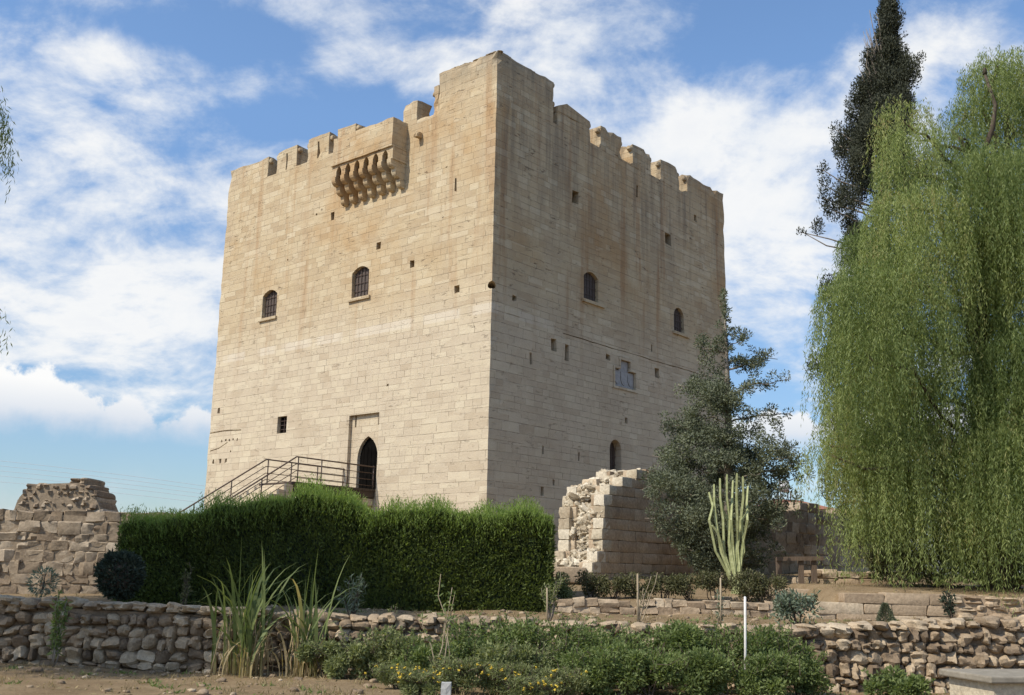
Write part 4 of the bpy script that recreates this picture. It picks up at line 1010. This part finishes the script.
for px, Y, n, hh, lab, r in ((243, 15.9, 54, (1.0, 2.15), 'tall grey green reed clump at the wall, broad blades with straw base', .19), (302, 15.9, 34, (.9, 2.0), 'tall yellowish reed clump next to the flowering bushes', .15)):
    p_ = at(px, 668, Y); z0 = gz(p_[0], Y)
    t = thing('reed_clump', lab, 'reeds', (p_[0], Y, z0)); mb = MB(); blades(mb, n, (p_[0], Y, z0), r, hh, .42, .046, .05); mb.build('blades', M['reed'], t)
    mb = MB(); blades(mb, 34, (p_[0], Y-.05, z0), r, (.4, .9), .5, .03, 1.); mb.build('dry_blades', M['straw_leaf'], t)
    mb = MB()
    for i in range(16):
        b = np.array([p_[0]+rng.normal(0, r), Y+rng.normal(0, r*.5), z0-.03]); limb(mb, b, b+np.array([rng.normal(0, .12), 0, rng.uniform(.5, 1.0)]), .012, .008, 0, .02, 5)
    mb.build('canes', M['straw'], t, True)

# candelabra cactus
p_ = at(736, 583, 23.4); z0 = gz(p_[0], 23.4)
ec = thing('candelabra_cactus', 'pale green candelabra cactus of many upright stems', 'cactus', (p_[0], 23.4, z0))
for sx, ty, ex in ((712, 492, 709), (716, 484, 714), (721, 478, 720), (727, 474, 727), (732, 480, 733), (737, 473, 737), (742, 476, 743), (746, 486, 748), (729, 502, 722), (742, 510, 749), (720, 525, 712)):
    a = np.array([p_[0]+rng.normal(0, .05), 23.4+rng.normal(0, .08), z0-.05]); tp_ = at(ex, ty, 23.4+rng.normal(0, .25)); q1 = at(sx+(736-sx)*.22, 548+rng.uniform(-10, 10), 23.4); q2 = at(sx, 520, 23.4+rng.normal(0, .15))
    if ty >= 515: q2 = (q1+tp_)/2
    mb = MB(); jg = lambda: np.array([rng.normal(0, .035), 0, 0]); P = [a, a+(q1-a)*.6, q1+jg(), q2+jg(), (q2*.5+tp_*.5)+jg(), tp_*.97+q2*.03, tp_]; mb.tube(P, [.046, .038, .030, .033, .031, .025, .008], 10, .5, .34)
    mb.build('stem', M['cactus'], ec)
# clipped ball and the small plants on the left terrace
def ball(name, label, px, py, rpx, Y, mt, n, cat, leaf=(.05, .025), stem_m='bark'):
    c = at(px, py, Y); r = rpx*Y/FPX; z0 = gz(c[0], Y); t = thing(name, label, cat, (c[0], Y, z0)); lv = Leaves()
    P = unit(rng.normal(0, 1, (n, 3)))*r*(1-np.abs(rng.normal(0, .13, (n, 1)))); P *= (1+.09*np.sin(P[:, :1]*14+P[:, 2:]*11)*np.sin(P[:, 1:2]*9+P[:, 2:]*7))*np.where(P[:, 2:] < 0, .92, 1.); D = unit(P)*.8+rng.normal(0, .5, (n, 3)); D[:, 2] += .2
    lv.add(c+P, D, rng.uniform(.6, 1.2, n)*leaf[0], rng.uniform(.6, 1.2, n)*leaf[1]); lv.build('crown', mt, t)
    sb = MB()
    if n > 2000: stone(sb, c, (r*.8, r*.8, r*.8), 2, .03); limb(sb, (c[0], Y, z0-.03), c, .028, .02, 0, .02); 
    for i in range(6): limb(sb, c-[0, 0, r*.5], c+unit(rng.normal(0, 1, 3))*r*.8, .012, .004, 0, .04, 4)
    sb.build('trunk', M[stem_m], t, True); return t
ball('clipped_ball_bush', 'dark clipped ball bush on a short stem before the curtain wall', 120, 576, 22.5, 18.0, M['ball'], 4200, 'bush', (.085, .036))
ball('blue_plant', 'small bluish plant in front of the curtain wall at far left', 43, 582, 13, 18.2, M['silver'], 420, 'plant', (.10, .02))
def spindly(name, label, px, ytop, ybase, Y, mt, n_st, leaf, nleaf, spread, cat='plant', stem='bark', grp=None, low=.25):
    b = at(px, ybase, Y); z0 = gz(b[0], Y); t = thing(name, label, cat, (b[0], Y, z0), 0, grp); sb = MB(); lv = Leaves(); zt = at(px, ytop, Y)[2]
    for i in range(n_st):
        e_ = np.array([b[0]+rng.normal(0, spread), Y+rng.normal(0, spread*.6), z0+(zt-z0)*(1 if i == 0 else rng.uniform(.55, .98))])
        P = limb(sb, (b[0]+rng.normal(0, .02), Y, z0-.03), e_, .011, .004, 0, .03, 6)
        s_ = rng.uniform(low, 1, nleaf); q_ = np.stack([np.interp(s_, np.linspace(0, 1, 6), P[:, k]) for k in range(3)], 1); D = rng.normal(0, 1, (nleaf, 3)); D[:, 2] += .5
        lv.add(q_+rng.normal(0, .015, q_.shape), D, rng.uniform(.6, 1.2, nleaf)*leaf[0], rng.uniform(.6, 1.2, nleaf)*leaf[1])
    sb.build('stems', M[stem], t, True); lv.build('foliage', mt, t); return t
spindly('sapling', 'leafy sapling with two bare stems in front of the left wall', 56, 592, 655, 15.9, M['bush'], 4, (.10, .03), 110, .10, 'sapling', 'palebark')
spindly('grey_plant', 'thin grey green plant on the terrace between ball bush and hedge', 184, 562, 605, 18.3, M['lowshrub'], 4, (.08, .025), 50, .06, 'plant')
spindly('blue_agave_plant', 'blue grey spiky plant in front of the dark hedge middle', 351, 575, 612, 17.6, M['silver'], 7, (.15, .022), 34, .14, 'plant')
spindly('spindly_weed', 'tall spindly weed with few leaves before the hedge', 440, 574, 690, 15.0, M['bush'], 4, (.08, .035), 22, .16, 'weed', 'cane', low=.55)
spindly('grey_sapling', 'silvery grey sapling at the right end of the hedge', 550, 572, 617, 18.2, M['grey'], 8, (.06, .02), 70, .12, 'sapling', 'palebark', low=.4)
spindly('bare_sapling', 'bare spreading sapling tied up before the ruin', 638, 572, 628, 18.0, M['lowshrub'], 6, (.07, .018), 12, .22, 'sapling', 'cane', low=.5)
spindly('small_weed', 'small pale weed by the coping stones under the hedge', 393, 606, 622, 16.9, M['grey'], 3, (.06, .02), 24, .05, 'weed', low=.2)
spindly('blue_sapling', 'small blue green plant tied to the thin cane left of the white stake', 721, 592, 612, 18.2, M['silver'], 4, (.08, .03), 26, .04, 'sapling', 'cane', low=.2)
spindly('dark_plant', 'dark upright plant against the pale block wall', 951, 592, 622, 19.6, M['ball'], 5, (.09, .03), 60, .09, 'plant', low=.35)
bush('silvery_shrub', 'silvery broad leaved shrub on the terrace at the wall edge', at(796, 608, 18.)[0], 18., .75, .5, M['silver'], 1100, (.085, .034), None, stems=5, cat='shrub', lobes=8)
# dwarf conifer
c = at(886, 624, 18.6); t = thing('dwarf_conifer', 'tiny cone shaped conifer on the terrace below the block wall', 'conifer', (c[0], 18.6, gz(c[0], 18.6))); lv = Leaves(); z0 = gz(c[0], 18.6)
n = 1400; f_ = rng.uniform(0, 1, n); th = rng.uniform(0, 6.283, n); rr = .17*(1-f_)**.7*np.sqrt(rng.uniform(.3, 1, n)); P = np.stack([c[0]+rr*np.cos(th), 18.6+rr*np.sin(th), z0+.03+f_*.36], 1); D = np.stack([np.cos(th), np.sin(th), np.full(n, .9)], 1)
lv.add(P, D, .05, .016); lv.build('foliage', M['conifer'], t); sb = MB(); sb.tube([(c[0], 18.6, z0-.02), (c[0], 18.6, z0+.3)], [.012, .006], 6); sb.build('trunk', M['bark'], t)

# ------------------------------------------------------------------ stakes, posts, bench, rail fence
def stake(name, label, px, ytop, ybase, Y, r, mt, cat='stake'):
    b = at(px, ybase, Y); z0 = gz(b[0], Y); tp_ = at(px, ytop, Y); o = MB()
    o.tube([(b[0], Y, z0-.05), (b[0]+(tp_[0]-b[0])*.5+.004, Y, (z0+tp_[2])/2), (tp_[0], Y, tp_[2])], [r, r*.97, r*.93], 8)
    o.tube([(tp_[0], Y, tp_[2]-.001), (tp_[0], Y, tp_[2]+r*.5)], [r*.9, r*.45], 8)
    return setp(o.build(name, mt, None, True), label, cat)
stake('white_stake', 'thin white stake standing among the front bushes', 745, 597, 690, 15.0, .018, M['stake'])
stake('cane_stake', 'brown cane holding the bare spreading sapling', 637.5, 574, 629, 17.95, .017, M['cane'])
stake('thin_cane', 'thin cane holding the small blue green plant', 720.5, 578, 629, 18.15, .014, M['cane'])
stake('short_cane', 'short pale cane leaning at the grey sapling by the hedge end', 547, 588, 622, 17.9, .014, M['cane'])
b = at(446, 690, 13.6); z0 = gz(b[0], 13.6); zt = at(446, 682, 13.6)[2]
mb = MB(); V, F = worn_box((b[0]-.065, 13.55, z0-.1), (b[0]+.065, 13.68, zt), .07, .003, .008); mb.add(V, F); setp(mb.build('short_post', M['post'], None), 'short pale square post among the yellow flowers', 'post')
# bench
bn = thing('stone_bench', 'heavy stone slab bench at the lower right corner', 'bench', (6.8, 13.7, gz(6.8, 13.7)))
fc = np.array([5.76, 13.05]); d1 = np.array([-.20, 1.06]); d2 = np.array([.98, .19])*2.3; zt = .54
def slab(mb, o, a, b, z0, z1):
    P = [o, o+b, o+a+b, o+a]; mb.add([(q_[0], q_[1], z0) for q_ in P]+[(q_[0], q_[1], z1) for q_ in P], [[0,3,2,1],[4,5,6,7],[0,1,5,4],[1,2,6,5],[2,3,7,6],[3,0,4,7]])
mb = MB(); slab(mb, fc, d1, d2, zt-.085, zt); o = mb.build('seat', M['bench'], bn); bv = o.modifiers.new('edge', 'BEVEL'); bv.width = .02; bv.segments = 2
for f_ in (.04, .62):
    mb = MB(); slab(mb, fc+d1*.08+d2*f_, d1*.84, d2*.30, -.15, zt-.087); mb.build('support', M['ruin'], bn)
# wooden rail fence
a = at(776, 574, 24.1); b = at(823, 574, 24.1); rf = thing('rail_fence', 'short wooden rail fence by the upper step', 'fence', ((a[0]+b[0])/2, 24.1, gz(a[0], 24.1)))
zt = at(800, 558, 24.1)[2]
for px in (779, 801, 814):
    q_ = at(px, 570, 24.1); mb = MB(); mb.box((q_[0]-.055, 24.06, gz(q_[0], 24.1)-.1), (q_[0]+.055, 24.16, zt)); mb.build('post', M['greywood'], rf)
for dz_ in (0,):
    mb = MB(); mb.bar((a[0], 24.03, zt-.03+dz_), (b[0], 24.03, zt+.0+dz_), .05, .09); mb.build('rail', M['greywood'], rf)
# far house behind the east wall
a = at(762, 503, 62.); b = at(838, 503, 62.); zt = a[2]
hs = thing('distant_house', 'low far house with red tiled roof edge behind the east wall', 'house', ((a[0]+b[0])/2, 64., 1.6))
mb = MB(); mb.box((a[0]+.3, 62.3, 1.2), (b[0]-.3, 69, zt-.25)); mb.build('wall', M['plaster'], hs)
mb = MB(); mb.add([(a[0], 62, zt-.28), (b[0], 62, zt-.28), (b[0], 69.3, zt-.28), (a[0], 69.3, zt-.28), (a[0]+1.5, 65.5, zt+.5), (b[0]-1.5, 65.5, zt+.5)], [[3, 2, 1, 0], [0, 1, 5, 4], [1, 2, 5], [2, 3, 4, 5], [3, 0, 4]]); mb.build('roof', M['tile'], hs)
for px in (799,):
    q_ = at(px, 486, 62.); wt = thing('rooftop_water_tank', 'white rooftop water tank on a thin frame beyond the conifer', 'tank', (q_[0], 65, zt))
    mb = MB(); mb.tube([(q_[0]-.1, 65, q_[2]-.1), (q_[0]-.1, 65, q_[2]+.55)], .32, 14); mb.build('tank', M['white'], wt, True)
    for sx in (-.4, .2):
        for sy in (-.3, .3):
            mb = MB(); mb.tube([(q_[0]+sx, 65+sy, zt-.3), (q_[0]+sx, 65+sy, q_[2]-.09)], .035, 6); mb.build('leg', M['iron'], wt)
# overhead cables
WORD = ['topmost', 'second from the top', 'middle', 'fourth from the top', 'lowest']
for i, (y0, y1) in enumerate(((460, 486), (465, 490), (470, 494), (475, 498), (481, 503))):
    P = []
    for t in np.linspace(-.6, 1.35, 24):
        q_ = at(205*t, y0+(y1-y0)*t+4*(t-.2)*(t-1)*1.0, 80.); P.append(q_)
    mb = MB(); mb.tube(P, .016, 6); setp(mb.build('power_cable', M['cable'], None, True), WORD[i]+' thin cable crossing the sky left of the keep', 'cable', 'overhead cables')

# ------------------------------------------------------------------ loose stuff on the ground
mb = MB()
for i in range(900):
    x = rng.uniform(-9, 9); y = rng.uniform(13.2, 20.1)
    if 16.3 < y < 16.95: continue
    r = abs(rng.normal(0, .022))+.012; stone(mb, (x, y, gz(x, y)+r*.2), (r*1.2, r, r*.6), 2.6, .12, (0, 0, rng.uniform(0, 3)))
setp(mb.build('gravel', M['wall'], None, True), 'small loose stones scattered over the dry soil', 'gravel', None, 'stuff')
lv = Leaves()
for i in range(900):
    x = rng.uniform(-10, 10); y = rng.uniform(13.4, 20.2) if rng.uniform() < .6 else rng.uniform(20.6, 30)
    k = 14; P = np.stack([x+rng.normal(0, .07, k), y+rng.normal(0, .07, k), np.zeros(k)], 1); P[:, 2] = ground_z(P[:, 0], P[:, 1])-.005
    D = rng.normal(0, .6, (k, 3)); D[:, 2] = 1; lv.add(P, D, rng.uniform(.04, .12, k), .010)
setp(lv.build('dry_grass', M['straw_leaf'], None), 'thin dry grass tufts on the terraces', 'grass', None, 'stuff')
lv = Leaves()
for i in range(170):
    x = rng.uniform(-9, 9); y = rng.uniform(13.3, 16.2) if rng.uniform() < .45 else rng.uniform(17.1, 20.)
    k = rng.integers(8, 26); P = np.stack([x+rng.normal(0, .06, k), y+rng.normal(0, .06, k), np.zeros(k)], 1); P[:, 2] = ground_z(P[:, 0], P[:, 1])-.005
    D = rng.normal(0, .9, (k, 3)); D[:, 2] = .8; lv.add(P, D, rng.uniform(.04, .10, k), rng.uniform(.012, .026, k))
setp(lv.build('weeds', M['bush'], None), 'low green weeds on the bare soil', 'weeds', None, 'stuff')
lv = Leaves(); k = 2600
x = rng.uniform(-9, 9, k); y = np.where(rng.uniform(0, 1, k) < .5, rng.uniform(13.2, 16.25, k), rng.uniform(16.9, 20.1, k)); D = rng.normal(0, 1, (k, 3)); D[:, 2] = rng.uniform(0, .3, k)
lv.add(np.stack([x, y, ground_z(x, y)+.004], 1), D, rng.uniform(.03, .08, k), rng.uniform(.010, .024, k))
setp(lv.build('leaf_litter', M['straw_leaf'], None), 'dry fallen leaves littering the soil', 'litter', None, 'stuff')
